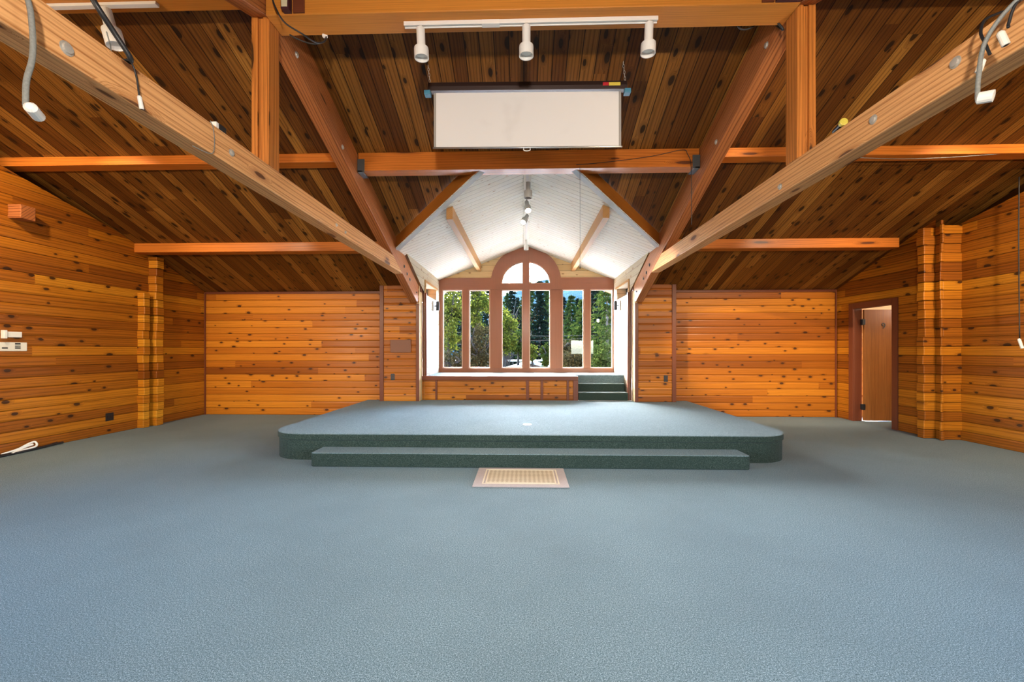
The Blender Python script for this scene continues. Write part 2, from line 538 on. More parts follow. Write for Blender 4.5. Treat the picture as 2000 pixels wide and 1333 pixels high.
def cut_above(bm, p, q):
    """remove everything above the line p-q given as (y,z) points"""
    d = V((0, q[0] - p[0], q[1] - p[1]))
    n = V((0, -d.z, d.y))
    if n.z < 0: n = -n
    bmesh.ops.bisect_plane(bm, geom=bm.verts[:] + bm.edges[:] + bm.faces[:], plane_co=(0, p[0], p[1]), plane_no=n, clear_outer=True)

def structure(name, *a, **k):
    o = build(name, *a, **k)
    o['kind'] = 'structure'
    return o

# floor
bm = BM(); box(bm, -7.2, 8.2, YREAR - 0.2, 8.3, -0.12, 0.0)
structure('floor', bm, M['carpet'], g=(1, 0, 0))

# ceiling: front slope with the notch for the bay roof, rear slope
NL, NR, NY = -1.95, 2.05, 6.5          # notch corners
NA = NY - (AX0 - NL)                   # notch apex y
bm = BM()
def cq(pts):
    face(bm, [(x, y, zc(y)) for x, y in pts])
cq([(-7.3, YR), (NL, YR), (NL, 8.45), (-7.3, 8.45)])
cq([(NR, YR), (8.3, YR), (8.3, 8.45), (NR, 8.45)])
YH = 5.08
XA, XB = AX0 - (YH - NA), AX0 + (YH - NA)
cq([(NL, YR), (XA, YR), (XA, YH), (NL, NY)])
cq([(XA, YR), (XB, YR), (XB, YH), (XA, YH)])
cq([(XB, YR), (NR, YR), (NR, NY), (XB, YH)])
structure('ceiling', bm, M['ceil'], g=(0, 1, -SL), vax=(1, 0, 0))
bm = BM()
cq([(-7.3, YREAR - 0.2), (8.3, YREAR - 0.2), (8.3, YR), (-7.3, YR)])
structure('ceiling_rear', bm, M['ceil'], g=(0, 1, SL), vax=(1, 0, 0))

# unseen side windows added for sky light (beside and behind the viewer)
for k, (x, s_) in enumerate(((XL, -1), (XRN, 1))):
    added_win = empty('window_%d' % (k + 4), (x, 0.1, 0.75)); added_win['kind'] = 'structure'
    for y0, y1, z0, z1 in ((-1.0, 1.9, 0.75, 0.82), (-1.0, 1.9, 2.23, 2.3), (-1.0, -0.93, 0.82, 2.23), (1.83, 1.9, 0.82, 2.23), (0.42, 0.48, 0.82, 2.23)):
        bm = BM(); box(bm, min(x - s_ * .02, x + s_ * .1), max(x - s_ * .02, x + s_ * .1), y0, y1, z0, z1)
        build('window_frame', bm, M['trim'], added_win, g=(0, 1, 0))
    bm = BM(); face(bm, [(x + s_ * .05, y, z) for y, z in ((-1, .75), (1.9, .75), (1.9, 2.3), (-1, 2.3))])
    build('pane', bm, M['glass'], added_win)

# back walls left and right of the bay
bm = BM(); log_wall(bm, 'x', YB, XL - 0.02, -2.60, 2.45, 0.133, 0.008, 1)
structure('wall_back_left', bm, M['logback'], g=(1, 0, 0), vax=(0, 0, 1))
bm = BM(); log_wall(bm, 'x', YB, 2.70, XR + 0.02, 2.45, 0.133, 0.008, 1)
structure('wall_back_right', bm, M['logback'], g=(1, 0, 0), vax=(0, 0, 1))

# left log wall (added window in its rear part, behind the viewer)
LTOP = [(8.12, 2.44), (6.63, 3.04), (4.96, 3.49)]
bm = BM(); log_wall(bm, 'y', XL, YREAR, YB + 0.02, 4.5, 0.133, 0.008, -1, holes=[(-1.0, 1.9, 0.75, 2.3)])
cut_above(bm, LTOP[0], LTOP[1]); cut_above(bm, LTOP[1], LTOP[2]); cut_above(bm, (YR, zc(YR)), (YREAR, zc(YREAR)))
structure('wall_left', bm, M['log'], g=(0, 1, 0), vax=(0, 0, 1))
bm = BM()
face(bm, [(-7.2, YREAR, 2.42), (-7.2, 8.2, 2.42), (-7.2, YR, zc(YR) + 0.02)])
face(bm, [(-7.2, YREAR, 2.42), (-7.2, 8.2, 2.42), (XL - 0.03, 8.2, 2.42), (XL - 0.03, YREAR, 2.42)])
structure('wall_left_upper', bm, M['log'], g=(0, 1, 0), vax=(0, 0, 1))

# right side: door wall, then the log wall set a little further out
D0, D1, DH = 6.90, 7.69, 2.02
bm = BM(); log_wall(bm, 'y', XR, 6.20, YB + 0.02, 3.3, 0.133, 0.008, 1, holes=[(D0, D1, 0, DH)])
cut_above(bm, (YB, ZB + 0.02), (6.0, zc(6.0) + 0.02))
structure('wall_right_far', bm, M['log'], g=(0, 1, 0), vax=(0, 0, 1))
bm = BM(); log_wall(bm, 'y', XRN, YREAR, 6.22, 4.5, 0.133, 0.008, 1, holes=[(-1.0, 1.9, 0.75, 2.3)])
cut_above(bm, (6.2, 3.05), (5.0, 3.33)); cut_above(bm, (YR, zc(YR)), (YREAR, zc(YREAR)))
structure('wall_right', bm, M['log'], g=(0, 1, 0), vax=(0, 0, 1))
bm = BM()
face(bm, [(8.2, YREAR, 2.42), (8.2, 8.4, 2.42), (8.2, YR, zc(YR) + 0.02)])
face(bm, [(8.2, YREAR, 2.42), (8.2, 8.4, 2.42), (XR + 0.1, 8.4, 2.42), (XR + 0.1, 6.24, 2.42), (XRN + 0.03, 6.2, 2.42), (XRN + 0.03, YREAR, 2.42)])
structure('wall_right_upper', bm, M['log'], g=(0, 1, 0), vax=(0, 0, 1))

# rear wall with windows (behind the viewer)
bm = BM(); log_wall(bm, 'x', YREAR, -7.2, 8.2, 2.46, 0.133, 0.008, -1, holes=[(2.35, 3.44, 1.10, 1.78)])
structure('wall_rear', bm, M['log'], g=(1, 0, 0), vax=(0, 0, 1))

# little room behind the open door
bm = BM()
face(bm, [(XR + 0.12, 8.3, 0), (8.2, 8.3, 0), (8.2, 8.3, 2.42), (XR + 0.12, 8.3, 2.42)])
face(bm, [(8.2, 6.24, 0), (8.2, 8.3, 0), (8.2, 8.3, 2.42), (8.2, 6.24, 2.42)])
face(bm, [(XR + 0.02, 6.24, 0), (8.2, 6.24, 0), (8.2, 6.24, 2.42), (XR + 0.02, 6.24, 2.42)])
structure('wall_side_room', bm, M['pine'], g=(1, 0, 0), vax=(0, 0, 1))

# bay: side walls with a small high window each, bay ceiling, gable wall
def bay_side(name, x, s):
    bm = BM()
    y0 = 8.10
    WY0, WY1, WZ0, WZ1 = 8.22, 9.25, 2.38, 2.62
    ze = zg(x)
    def q(a, b, c, d):
        face(bm, [(x, a, c), (x, b, c), (x, b, d), (x, a, d)])
    q(y0, YW + 0.05, 0.0, WZ0); q(y0, WY0, WZ0, WZ1); q(WY1, YW + 0.05, WZ0, WZ1); q(y0, YW + 0.05, WZ1, ze + 0.01)
    # triangular piece between main ceiling and bay eave
    ym = YB + (ZB - ze) / SL
    face(bm, [(x, ym, ze + 0.01), (x, y0, ze + 0.01), (x, y0, zc(y0) - 0.01), (x, ym, zc(ym) - 0.01)])
    # window reveal
    xo = x + s * 0.24
    for a, b in (((WY0, WZ1), (WY1, WZ1)), ((WY1, WZ1), (WY1, WZ0)), ((WY1, WZ0), (WY0, WZ0)), ((WY0, WZ0), (WY0, WZ1))):
        face(bm, [(x, a[0], a[1]), (x, b[0], b[1]), (xo, b[0], b[1]), (xo, a[0], a[1])])
    o = structure(name, bm, M['bayceil'] if False else M['baywall'], g=(0, 1, 0), vax=(0, 0, 1))
    return (x, s, WY0, WY1, WZ0, WZ1, xo)
M['baywall'] = wood('pale_bay_siding', [(0.38, 0.30, 0.19), (0.43, 0.36, 0.25), (0.47, 0.41, 0.31)], 0.133, 3.0, 0.5, ksize=0.7, streak=0.18, rings=0.15, groove=0.6,
                    rough=0.5, coat=0, kcol=(0.28, 0.13, 0.05))
wl = bay_side('wall_bay_left', AXL, -1)
wr = bay_side('wall_bay_right', AXR, 1)
bm = BM()
YE = YW + 1.75
face(bm, [(AX0, 5.06, zg(AX0)), (AX0 - 0.66, 5.06, zg(AX0 - 0.66)), (AXL - 0.06, 6.46, zg(AXL - 0.06)), (AXL - 0.06, YW + 0.06, zg(AXL - 0.06)), (AX0, YW + 0.06, zg(AX0))])
face(bm, [(AX0, 5.06, zg(AX0)), (AX0 + 0.66, 5.06, zg(AX0 + 0.66)), (AXR + 0.06, 6.46, zg(AXR + 0.06)), (AXR + 0.06, YW + 0.06, zg(AXR + 0.06)), (AX0, YW + 0.06, zg(AX0))])
structure('ceiling_bay', bm, M['bayceil'], g=(1, 0, 0), vax=(0, 1, 0))
bm = BM(); prism(bm, [(AX0 - .7, 3.60), (AX0 + .7, 3.60), (AX0 + .7, 3.72), (AX0 - .7, 3.72)], 'y', 5.04, 5.075)  # hidden filler added to stop light leaking over the purlin
structure('light_stop_1', bm, M['bayceil'], g=(1, 0, 0))
bm = BM()
for s in (-1, 1):
    xe = AX0 + s * 3.3
    prism(bm, [(AX0, zg(AX0) + 0.03), (xe, zg(xe) + 0.03), (xe, zg(xe) + 0.15), (AX0, zg(AX0) + 0.15)], 'y', 4.6 if False else 8.6, YE)
structure('roof_bay', bm, M['trim'], g=(0, 1, 0))
bm = BM()
for x0, x1 in ((-2.12, -2.005), (2.075, 2.20)):
    prism(bm, [(6.50, 2.868), (6.95, 2.868), (6.95, 2.90), (6.50, zc(6.50) - 0.004)], 'x', x0, x1)  # hidden fillers added to stop light leaking beside the rafters
structure('light_stop_2', bm, M['trim'])

# gable boards above the window frame
bm = BM()
arcc, arcz, arcr = AX0, 2.67, 0.80
def gable(s):
    xo = AXL if s < 0 else AXR
    pts = [(xo, 2.90), (xo, zg(xo) + 0.02), (AX0, zg(AX0) + 0.02)]
    inner = [(AX0 + s * 0.55 * math.cos(a), 2.74 + 0.62 * math.sin(a)) for a in [math.pi / 2 * k / 8 for k in range(8, -1, -1)]]
    return pts + inner + [(AX0 + s * 0.55, 2.70), (AX0 + s * 0.78, 2.70), (AX0 + s * 0.78, 2.90)]
for s in (-1, 1):
    plate(bm, gable(s), [], YW + 0.02, YW + 0.06)
structure('wall_bay_gable', bm, M['pine'], g=(1, 0, 0), vax=(0, 0, 1))

# ------------------------------------------------------------------ big arched window
def wx(px): return AX0 + (px - 1027.3) * 9.6 / 815.0
def wz(py): return 1.28 + (684 - py) * 9.6 / 815.0
win = empty('window_1', (AX0, YW, ZD)); win['kind'] = 'structure'
ZS, ZT = wz(719.5), wz(566)
lights = [(863.5, 903.5), (915.5, 957.5), (979.5, 1021), (1033.5, 1075), (1097.5, 1140), (1151.5, 1196)]
posts = [(854, 863.5), (903.5, 915.5), (957.5, 979.5), (1021, 1033.5), (1075, 1097.5), (1140, 1151.5), (1196, 1203)]
for a, b in posts:
    bm = BM(); box(bm, wx(a), wx(b), YW - 0.03, YW + 0.10, ZD - 0.02, ZT + 0.005)
    build('mullion', bm, M['frame'], win, g=(0, 0, 1), bevel=0.004)
bm = BM(); box(bm, wx(853), wx(1204), YW - 0.045, YW + 0.12, ZD - 0.02, ZS)
build('sill_rail', bm, M['frame'], win, g=(1, 0, 0), bevel=0.004)
for a, b in ((853, 966), (1089, 1204)):
    bm = BM(); box(bm, wx(a), wx(b), YW - 0.03, YW + 0.10, ZT, wz(543))
    build('header_board', bm, M['frame'], win, g=(1, 0, 0), bevel=0.004)
# arch surround: straight sides then a round head, two quarter openings
zt0 = wz(554.5)
ro = wx(1096.5) - AX0
outer = [(AX0 - ro, ZT), (AX0 + ro, ZT), (AX0 + ro, wz(557))]
N = 20
topz = zg(AX0) - 0.005
for k in range(1, N):
    a = math.pi * k / N
    x = AX0 + ro * math.cos(a)
    z = wz(557) + (topz - wz(557)) * math.sin(a)
    outer.append((x, min(z, zg(x) - 0.004)))
outer.append((AX0 - ro, wz(557)))
holes = []
ri, rz = wx(1074.7) - AX0, wz(512) - zt0
mw = (wx(1033.2) - wx(1021.2)) / 2
qpts = {}
for s in (-1, 1):
    a0 = math.acos(mw / ri)
    h = [(AX0 + s * mw, zt0), (AX0 + s * ri, zt0)]
    for k in range(1, 13):
        a = a0 * k / 12
        h.append((AX0 + s * ri * math.cos(a), zt0 + rz * math.sin(a)))
    holes.append(h); qpts[s] = h
bm = BM(); plate(bm, outer, holes, YW - 0.04, YW + 0.09)
build('arch_surround', bm, M['frame'], win, g=(0, 0, 1))
def ring(bm, pts, w, y0, y1):
    cx = sum(p[0] for p in pts) / len(pts); cz = sum(p[1] for p in pts) / len(pts)
    inn = []
    n = len(pts)
    for i in range(n):
        p = V(pts[i]); a = V(pts[i - 1]); b = V(pts[(i + 1) % n])
        d1 = (p - a).normalized(); d2 = (b - p).normalized()
        n1 = V((-d1.y, d1.x)); n2 = V((-d2.y, d2.x))
        c = V((cx, cz)) - p
        if n1.dot(c) < 0: n1 = -n1
        if n2.dot(c) < 0: n2 = -n2
        m = (n1 + n2)
        m = m / max(0.3, m.length_squared) * 2 if m.length > 1e-5 else n1
        inn.append(tuple(p + m * w))
    plate(bm, list(pts), [inn], y0, y1)
    return inn
for a, b in lights:
    r = rect(wx(a), wx(b), ZS, ZT)
    bm = BM(); ring(bm, r, 0.022, YW - 0.012, YW + 0.06)
    f = build('sash', bm, M['stop'], win, g=(0, 0, 1))
    bm = BM(); face(bm, [(x, YW + 0.045, z) for x, z in rect(wx(a), wx(b), ZS, ZT)])
    build('pane', bm, M['glass'], f)
for s in (-1, 1):
    bm = BM(); ring(bm, qpts[s], 0.014, YW - 0.014, YW + 0.06)
    f = build('sash', bm, M['stop'], win, g=(0, 0, 1))
    bm = BM(); face(bm, [(x, YW + 0.045, z) for x, z in qpts[s]])
    build('pane', bm, M['glass'], f)

# small high windows in the bay side walls
for k, (x, s, a, b, c, d, xo) in enumerate((wl, wr)):
    w = empty('window_%d' % (k + 2), (x, (a + b) / 2, c)); w['kind'] = 'structure'
    bm = BM()
    for (y0, y1, z0, z1) in ((a, b, c, c + 0.03), (a, b, d - 0.03, d), (a, a + 0.035, c, d), (b - 0.035, b, c, d), ((a + b) / 2 - .015, (a + b) / 2 + .015, c, d)):
        box(bm, min(xo, xo - s * 0.04), max(xo, xo - s * 0.04), y0, y1, z0, z1)
    fr = build('window_frame', bm, M['black'], w)
    bm = BM(); face(bm, [(xo - s * 0.02, a, c), (xo - s * 0.02, b, c), (xo - s * 0.02, b, d), (xo - s * 0.02, a, d)])
    build('pane', bm, M['glass'], fr)
    bm = BM()   # casing on the room side
    t = 0.07
    for (y0, y1, z0, z1) in ((a - t, b + t, d, d + t * 0.6), (a - t, a, c - t * .4, d)):
        box(bm, min(x, x - s * 0.018), max(x, x - s * 0.018), y0, y1, z0, z1)
    build('casing', bm, M['baybeam'], w, g=(0, 1, 0))

# ------------------------------------------------------------------ pilasters either side of the bay
def pilaster(name, x0, x1, inner_s):
    p = empty(name, ((x0 + x1) / 2, 7.88, ZP)); p['kind'] = 'structure'
    top = zc(7.88) - 0.005
    bm = BM(); log_wall(bm, 'x', 7.90, x0 + 0.01, x1 - 0.01, top, 0.133, 0.008, 1, z0=ZP)
    build('board_face', bm, M['logback'], p, g=(1, 0, 0), vax=(0, 0, 1))
    xi = x1 if inner_s > 0 else x0
    xo = x0 if inner_s > 0 else x1
    bm = BM(); box(bm, min(xo, xo + inner_s * .075), max(xo, xo + inner_s * .075), 7.88, YB, ZP, top + 0.0)
    build('corner_trim', bm, M['trim'], p, g=(0, 0, 1), bevel=0.004)
    zi = 2.16
    bm = BM(); box(bm, min(xi, xi - inner_s * .06), max(xi, xi - inner_s * .06), 7.88, 7.90, ZP, zi)
    build('corner_trim', bm, M['trim'], p, g=(0, 0, 1), bevel=0.004)
    bm = BM(); box(bm, min(xi, xi - inner_s * .05), max(xi, xi - inner_s * .05), 7.901, 8.13, ZP, top + .0)
    build('inner_return', bm, M['pine'], p, g=(0, 0, 1))
    return p
pilaster('wall_pilaster_left', -2.75, -1.99, 1)
pilaster('wall_pilaster_right', 2.085, 2.85, -1)
bm = BM(); box(bm, -2.72, 1.04, 8.1365, 8.1385, 0.0, 0.69); box(bm, 1.04, 2.82, 8.1365, 8.1385, 0.0, ZP - 0.004)
structure('wall_bay_base', bm, M['logback'], g=(1, 0, 0), vax=(0, 0, 1))
# brown log strip closing the bay opening
for nm, x0, x1, z0 in (('trim_bay_left', -1.99, -1.912, ZD), ('trim_bay_right', 2.012, 2.085, ZP)):
    bm = BM(); box(bm, x0, x1, 8.132, 8.20, z0, 2.40)
    structure(nm, bm, M['trim'], g=(0, 0, 1), bevel=0.003)
bm = BM(); box(bm, -1.99, -1.975, 7.95, 8.20, 2.40, 2.56); box(bm, 2.07, 2.085, 7.95, 8.20, 2.40, 2.56)
structure('trim_bay_upper', bm, M['trim'], g=(0, 0, 1))
# corner beads of the back walls
for nm, x in (('trim_corner_left', XL + 0.012), ('trim_corner_right', XR - 0.03)):
    bm = BM(); box(bm, x - 0.012, x + 0.012, YB - 0.022, YB, 0, 2.42)
    structure(nm, bm, M['trim'], g=(0, 0, 1))
for nm, x0, x1 in (('trim_ceiling_left', XL + 0.03, -2.76), ('trim_ceiling_right', 2.86, XR - 0.03)):
    bm = BM(); box(bm, x0, x1, YB - 0.02, YB + 0.01, 2.385, 2.43)
    structure(nm, bm, M['trim'], g=(1, 0, 0))

# ------------------------------------------------------------------ log corner posts (stacks of log ends)
def log_column(bm, x0, x1, y0, y1, z1, jit=0.012, h=0.133, z0=0.0):
    z = z0
    while z < z1 - 0.02:
        zz = min(z + h, z1)
        j = [R.uniform(-jit, jit) for _ in range(3)]
        box(bm, x0, x1 + j[0], y0 + j[1], y1, z, zz)
        z += h
def post(name, x0, x1, y0, y1, z1, label, flip=False):
    bm = BM()
    if flip:
        z = 0.0
        while z < z1 - 0.02:
            zz = min(z + 0.133, z1)
            j = [R.uniform(-0.012, 0.012) for _ in range(3)]
            box(bm, x0 + j[0], x1, y0 + j[1], y1, z, zz)
            z += 0.133
    else:
        log_column(bm, x0, x1, y0, y1, z1)
    o = build(name, bm, M['log'], g=(1, 0, 0), vax=(0, 0, 1), bevel=0.01, loc=((x0 + x1) / 2, (y0 + y1) / 2, 0))
    return tag(o, label, 'log post', 'log corner posts', 'thing')
post('log_post', XL - 0.02, -6.215, 6.66, 6.77, 2.22, 'short stack of log ends on the left wall, ending below the rafters')
post('log_post', XL - 0.02, -6.18, 6.86, 7.0, 2.85, 'tall stack of log ends on the left wall under the lower purlin')
post('log_post', 5.775, XR + 0.02, 6.19, 6.30, 3.05, 'stack of log ends nearest the door on the right wall', True)
post('log_post', 5.93, XRN + 0.03, 6.09, 6.19, 3.05, 'wide stack of log ends where the right wall steps outward', True)

post('log_post', 5.895, 5.928, 6.06, 6.088, 3.12, 'narrow stack of log edges between the two right log stacks', True)

# ------------------------------------------------------------------ door
d = empty('door_1', (XR, (D0 + D1) / 2, 0)); d['kind'] = 'structure'
def dbox(name, m, *a, g=(0, 0, 1), bevel=0.003):
    bm = BM(); box(bm, *a)
    return build(name, bm, m, d, g=g, bevel=bevel)
dbox('casing', M['trim'], XR - 0.022, XR + 0.01, D0 - 0.10, D0, 0, DH + 0.10)
dbox('casing', M['trim'], XR - 0.022, XR + 0.01, D1, D1 + 0.10, 0, DH + 0.10)
dbox('casing', M['trim'], XR - 0.022, XR + 0.01, D0, D1, DH, DH + 0.10, g=(0, 1, 0))
dbox('jamb', M['trim'], XR + 0.01, XR + 0.14, D0 - 0.02, D0, 0, DH)
dbox('jamb', M['trim'], XR + 0.01, XR + 0.14, D1, D1 + 0.02, 0, DH)
dbox('jamb', M['trim'], XR + 0.01, XR + 0.14, D0, D1, DH, DH + 0.02, g=(0, 1, 0))
leafo = dbox('door_leaf', M['door'], XR + 0.13, XR + 0.93, D1 - 0.06, D1 - 0.02, 0.015, 2.0)
for z in (0.26, 1.78):
    bm = BM(); box(bm, XR + 0.095, XR + 0.145, D1 - 0.07, D1 - 0.015, z - 0.05, z + 0.05)
    build('hinge', bm, M['black'], d, bevel=0.003)
# number on the leaf
cu = bpy.data.curves.new('door_number', 'FONT')
cu.body = '9'; cu.size = 0.15; cu.extrude = 0.002; cu.align_x = 'CENTER'
tx = bpy.data.objects.new('door_number', cu); COL.objects.link(tx)
tx.rotation_euler = (math.pi / 2, 0, 0)
dg = bpy.context.evaluated_depsgraph_get()
me = bpy.data.meshes.new_from_object(tx.evaluated_get(dg))
bpy.data.objects.remove(tx)
me.materials.clear(); me.materials.append(M['black'])
nm = bpy.data.objects.new('door_number', me); COL.objects.link(nm)
me.transform(Matrix.Rotation(math.pi / 2, 4, 'X'))
nm.parent = leafo
nm.location = V((6.415, D1 - 0.064, 1.66)) - d.location

# ------------------------------------------------------------------ roof timbers
def timber(name, bm, m, label, cat, group, loc, g, bevel=0.006):
    o = build(name, bm, m, g=g, bevel=bevel, loc=loc)
    return tag(o, label, cat, group, 'thing')
def bolt(parent, p, axis, r=0.022, name='bolt', m='brass'):
    bm = BM(); lathe(bm, [(r * 1.35, 0), (r * 1.35, 0.003), (r, 0.004), (r * 0.9, 0.012), (r * 0.3, 0.014)], p, axis, 14)
    return build(name, bm, M[m], parent, smooth=False)
ROFF = 0.375
def zr(y): return zc(y) - ROFF
for side, xi, xo, word in ((-1, -2.0, -2.14, 'left'), (1, 2.07, 2.21, 'right')):
    x0, x1 = min(xi, xo), max(xi, xo)
    ax = (1, 0, 0) if side < 0 else (-1, 0, 0)
    # rafter down to the pilaster
    bm = BM()
    y1 = 7.87
    prism(bm, [(YR, zr(YR)), (YR, zc(YR) - 0.004), (y1, zc(y1) - 0.004), (y1, 2.215)] + [(7.80, zr(7.80))], 'x', x0, x1)
    raf = timber('rafter', bm, M['rafter'], 'dark sloping rafter from the ridge down to the %s side of the bay' % word, 'rafter', 'roof rafters', (xi, YR, 4.0), (0, 1, -SL))
    for y, dz in ((6.93, 0.17), (7.10, 0.14), (7.27, 0.14)):
        bolt(raf, (xi, y, zr(y) + dz), ax, 0.022, 'bolt', 'black')
    bolt(raf, (xi, 3.62, zr(3.62) + 0.08), ax, 0.02)
    bolt(raf, (xi, 4.55, zr(4.55) + 0.08), ax, 0.02)
    bolt(raf, (xi, 7.72, zr(7.72) + 0.15), ax, 0.014, 'bolt', 'black')
    # rear rafter coming towards the viewer
    bm = BM()
    prism(bm, [(YR - 0.003, zr(YR)), (YR - 0.003, zc(YR) - 0.004), (YREAR + 0.02, zc(YREAR + .02) - 0.004), (YREAR + 0.02, zr(YREAR + .02))], 'x', x0, x1)
    timber('rafter', bm, M['rafter'], 'rafter end running forward over the viewer at the top %s' % word, 'rafter', 'roof rafters', (xi, YR, 4.0), (0, 1, SL))
    # tie beam
    bm = BM()
    zb, zt = 2.54, 2.735
    yj = 7.02
    yb = YB + (ZB - ROFF - zb) / SL   # where the tie underside meets the rafter underside
    yt = YB + (ZB - ROFF - zt) / SL
    prism(bm, [(-0.7, zb), (-0.7, zt), (yt - 0.004, zt), (yb - 0.004, zb)], 'x', x0, x1)
    tie = timber('tie_beam', bm, M['tie'], 'light brown tie beam running from the bay to the upper %s corner' % word, 'beam', 'tie beams', (xi, 2.8, zb), (0, 1, 0), 0.008)
    if side < 0:
        bl = [(1.77, 2.60, .022), (2.80, 2.63, .018), (4.4, 2.615, .014), (4.62, 2.60, .012)]
    else:
        bl = [(2.53, 2.645, .02), (2.06, 2.66, .02), (3.43, 2.60, .018)]
    for y, z, r in bl:
        bolt(tie, (xi, y, z), ax, r)
    # king post between ridge and tie
    bm = BM()
    box(bm, x0, x0 + 0.05, 3.22, 3.36, zt + 0.001, zr(3.36) + 0.002)
    box(bm, x1 - 0.05, x1, 3.22, 3.36, zt + 0.001, zr(3.36) + 0.002)
    box(bm, x0 + 0.05, x1 - 0.05, 3.235, 3.345, zt + 0.001, zr(3.36) - 0.004)
    timber('king_post', bm, M['post'], 'upright timber post standing on the %s tie beam' % word, 'post', 'king posts', (xi, 3.29, zt), (0, 0, 1), 0.004)

def hanger(parent, x, y0, y1, z0, z1, s):
    bm = BM()
    box(bm, min(x, x + s * .085), max(x, x + s * .085), y0 - 0.012, y0 - 0.001, z0 - 0.02, z1 - 0.05)
    box(bm, min(x, x + s * .06), max(x, x + s * .06), y0 - 0.012, y1 + 0.01, z0 - 0.02, z0 - 0.003)
    build('beam_hanger', bm, M['darksteel'], parent, bevel=0.002)

# ridge beam and its side lengths
bm = BM(); box(bm, -1.995, 2.065, 3.17, 3.385, 3.868, 4.27)
rb = timber('ridge_beam', bm, M['ridge'], 'big smooth orange ridge beam across the top of the picture', 'beam', 'ridge beams', (0, 3.28, 3.87), (1, 0, 0), 0.006)
for x0, x1, word in ((-7.0, -2.145, 'left'), (2.215, 7.0, 'right')):
    bm = BM(); box(bm, x0, x1, 3.22, 3.37, 4.08, 4.28)
    timber('ridge_beam', bm, M['ridge'], 'short ridge beam beyond the %s rafter holding a track lamp' % word, 'beam', 'ridge beams', ((x0 + x1) / 2, 3.3, 4.1), (1, 0, 0), 0.005)
for x, s in ((-1.73, 1), (1.82, -1)):
    bm = BM(); box(bm, x - 0.045, x + 0.045, 3.155, 3.169, 3.875, 4.2)
    build('strap', bm, M['trim'], rb, bevel=0.002)
# middle purlins
YP0, YP1 = 4.96, 5.13
bm = BM(); box(bm, -1.99, 2.06, YP0, YP1, 3.435, zc(YP0) - 0.002)
mp = timber('purlin', bm, M['purlin'], 'thick red-brown purlin between the two rafters, just under the projector screen', 'beam', 'middle purlins', (0, 5.04, 3.44), (1, 0, 0))
hanger(mp, -1.995, YP0, YP1, 3.435, 3.62, 1); hanger(mp, 2.065, YP0, YP1, 3.435, 3.62, -1)
for x0, x1, word in ((-6.5, -2.145, 'left'), (2.215, 6.6, 'right')):
    bm = BM(); box(bm, x0, x1, YP0, YP1, 3.545, zc(YP0) - 0.002)
    timber('purlin', bm, M['purlin'], 'upper horizontal purlin from the %s rafter to the %s side wall' % (word, word), 'beam', 'middle purlins', ((x0 + x1) / 2, 5.04, 3.55), (1, 0, 0))
for x0, x1, word in ((-6.36, -2.145, 'left'), (2.215, 5.79, 'right')):
    bm = BM(); box(bm, x0, x1, 6.6, 6.80, 2.865, zc(6.6) - 0.002)
    timber('purlin', bm, M['purlin'], 'lower horizontal purlin under the %s ceiling, nearer the back wall' % word, 'beam', 'lower purlins', ((x0 + x1) / 2, 6.7, 2.87), (1, 0, 0))
# valley boards framing the bay opening
for s, xe, word in ((-1, -2.02, 'left'), (1, 2.09, 'right')):
    ya = NA + abs(xe - AX0) - 0.075
    x_top = AX0
    y_top = 4.985
    x_top = xe - s * (ya - y_top)
    t = 0.05
    bm = BM()
    nrm = V((s * 1, 1, 0)).normalized() * t     # into the bay
    nrm = V((-s * -0.7071 * 0, 0, 0)) + V((-s * 0.7071, 0.7071, 0)) * t
    a = V((xe, ya, 0)); b = V((x_top, y_top, 0))
    hgt = 0.185
    A0 = a; B0 = b; A1 = a + nrm; B1 = b + nrm
    def zz(p, o): return (p.x, p.y, zc(p.y) + o)
    def zz2(p, q, o): return (p.x, p.y, zc(q.y) + o)
    vs = [bm.verts.new(c) for c in (zz(A0, -0.003), zz(B0, -0.003), zz2(B1, B0, -0.023), zz2(A1, A0, -0.023),
                                    zz(A0, -hgt), zz(B0, -hgt), zz2(B1, B0, -hgt), zz2(A1, A0, -hgt))]
    for idx in ((0, 1, 2, 3), (4, 7, 6, 5), (0, 4, 5, 1), (1, 5, 6, 2), (2, 6, 7, 3), (3, 7, 4, 0)):
        bm.faces.new([vs[i] for i in idx])
    vb = timber('valley_board', bm, M['valley'], 'diagonal brown board edging the %s side of the pale bay roof' % word, 'beam', 'valley boards', (a.x, a.y, zc(a.y)), (b - a + V((0, 0, zc(b.y) - zc(a.y)))), 0.003)
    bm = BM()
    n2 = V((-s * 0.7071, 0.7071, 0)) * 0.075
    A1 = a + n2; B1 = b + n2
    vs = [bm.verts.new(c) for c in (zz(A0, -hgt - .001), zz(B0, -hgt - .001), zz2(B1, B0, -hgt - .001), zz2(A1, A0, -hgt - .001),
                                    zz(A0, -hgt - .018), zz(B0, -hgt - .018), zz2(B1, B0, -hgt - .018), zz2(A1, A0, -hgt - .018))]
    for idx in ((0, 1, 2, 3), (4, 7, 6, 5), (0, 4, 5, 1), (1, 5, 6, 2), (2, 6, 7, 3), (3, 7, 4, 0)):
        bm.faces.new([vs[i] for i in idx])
    e = build('lit_underside', bm, M['edge'], vb)  # window light on the board's underside put into this grey
    e['label'] = 'underside coloured pale grey like window light on it'
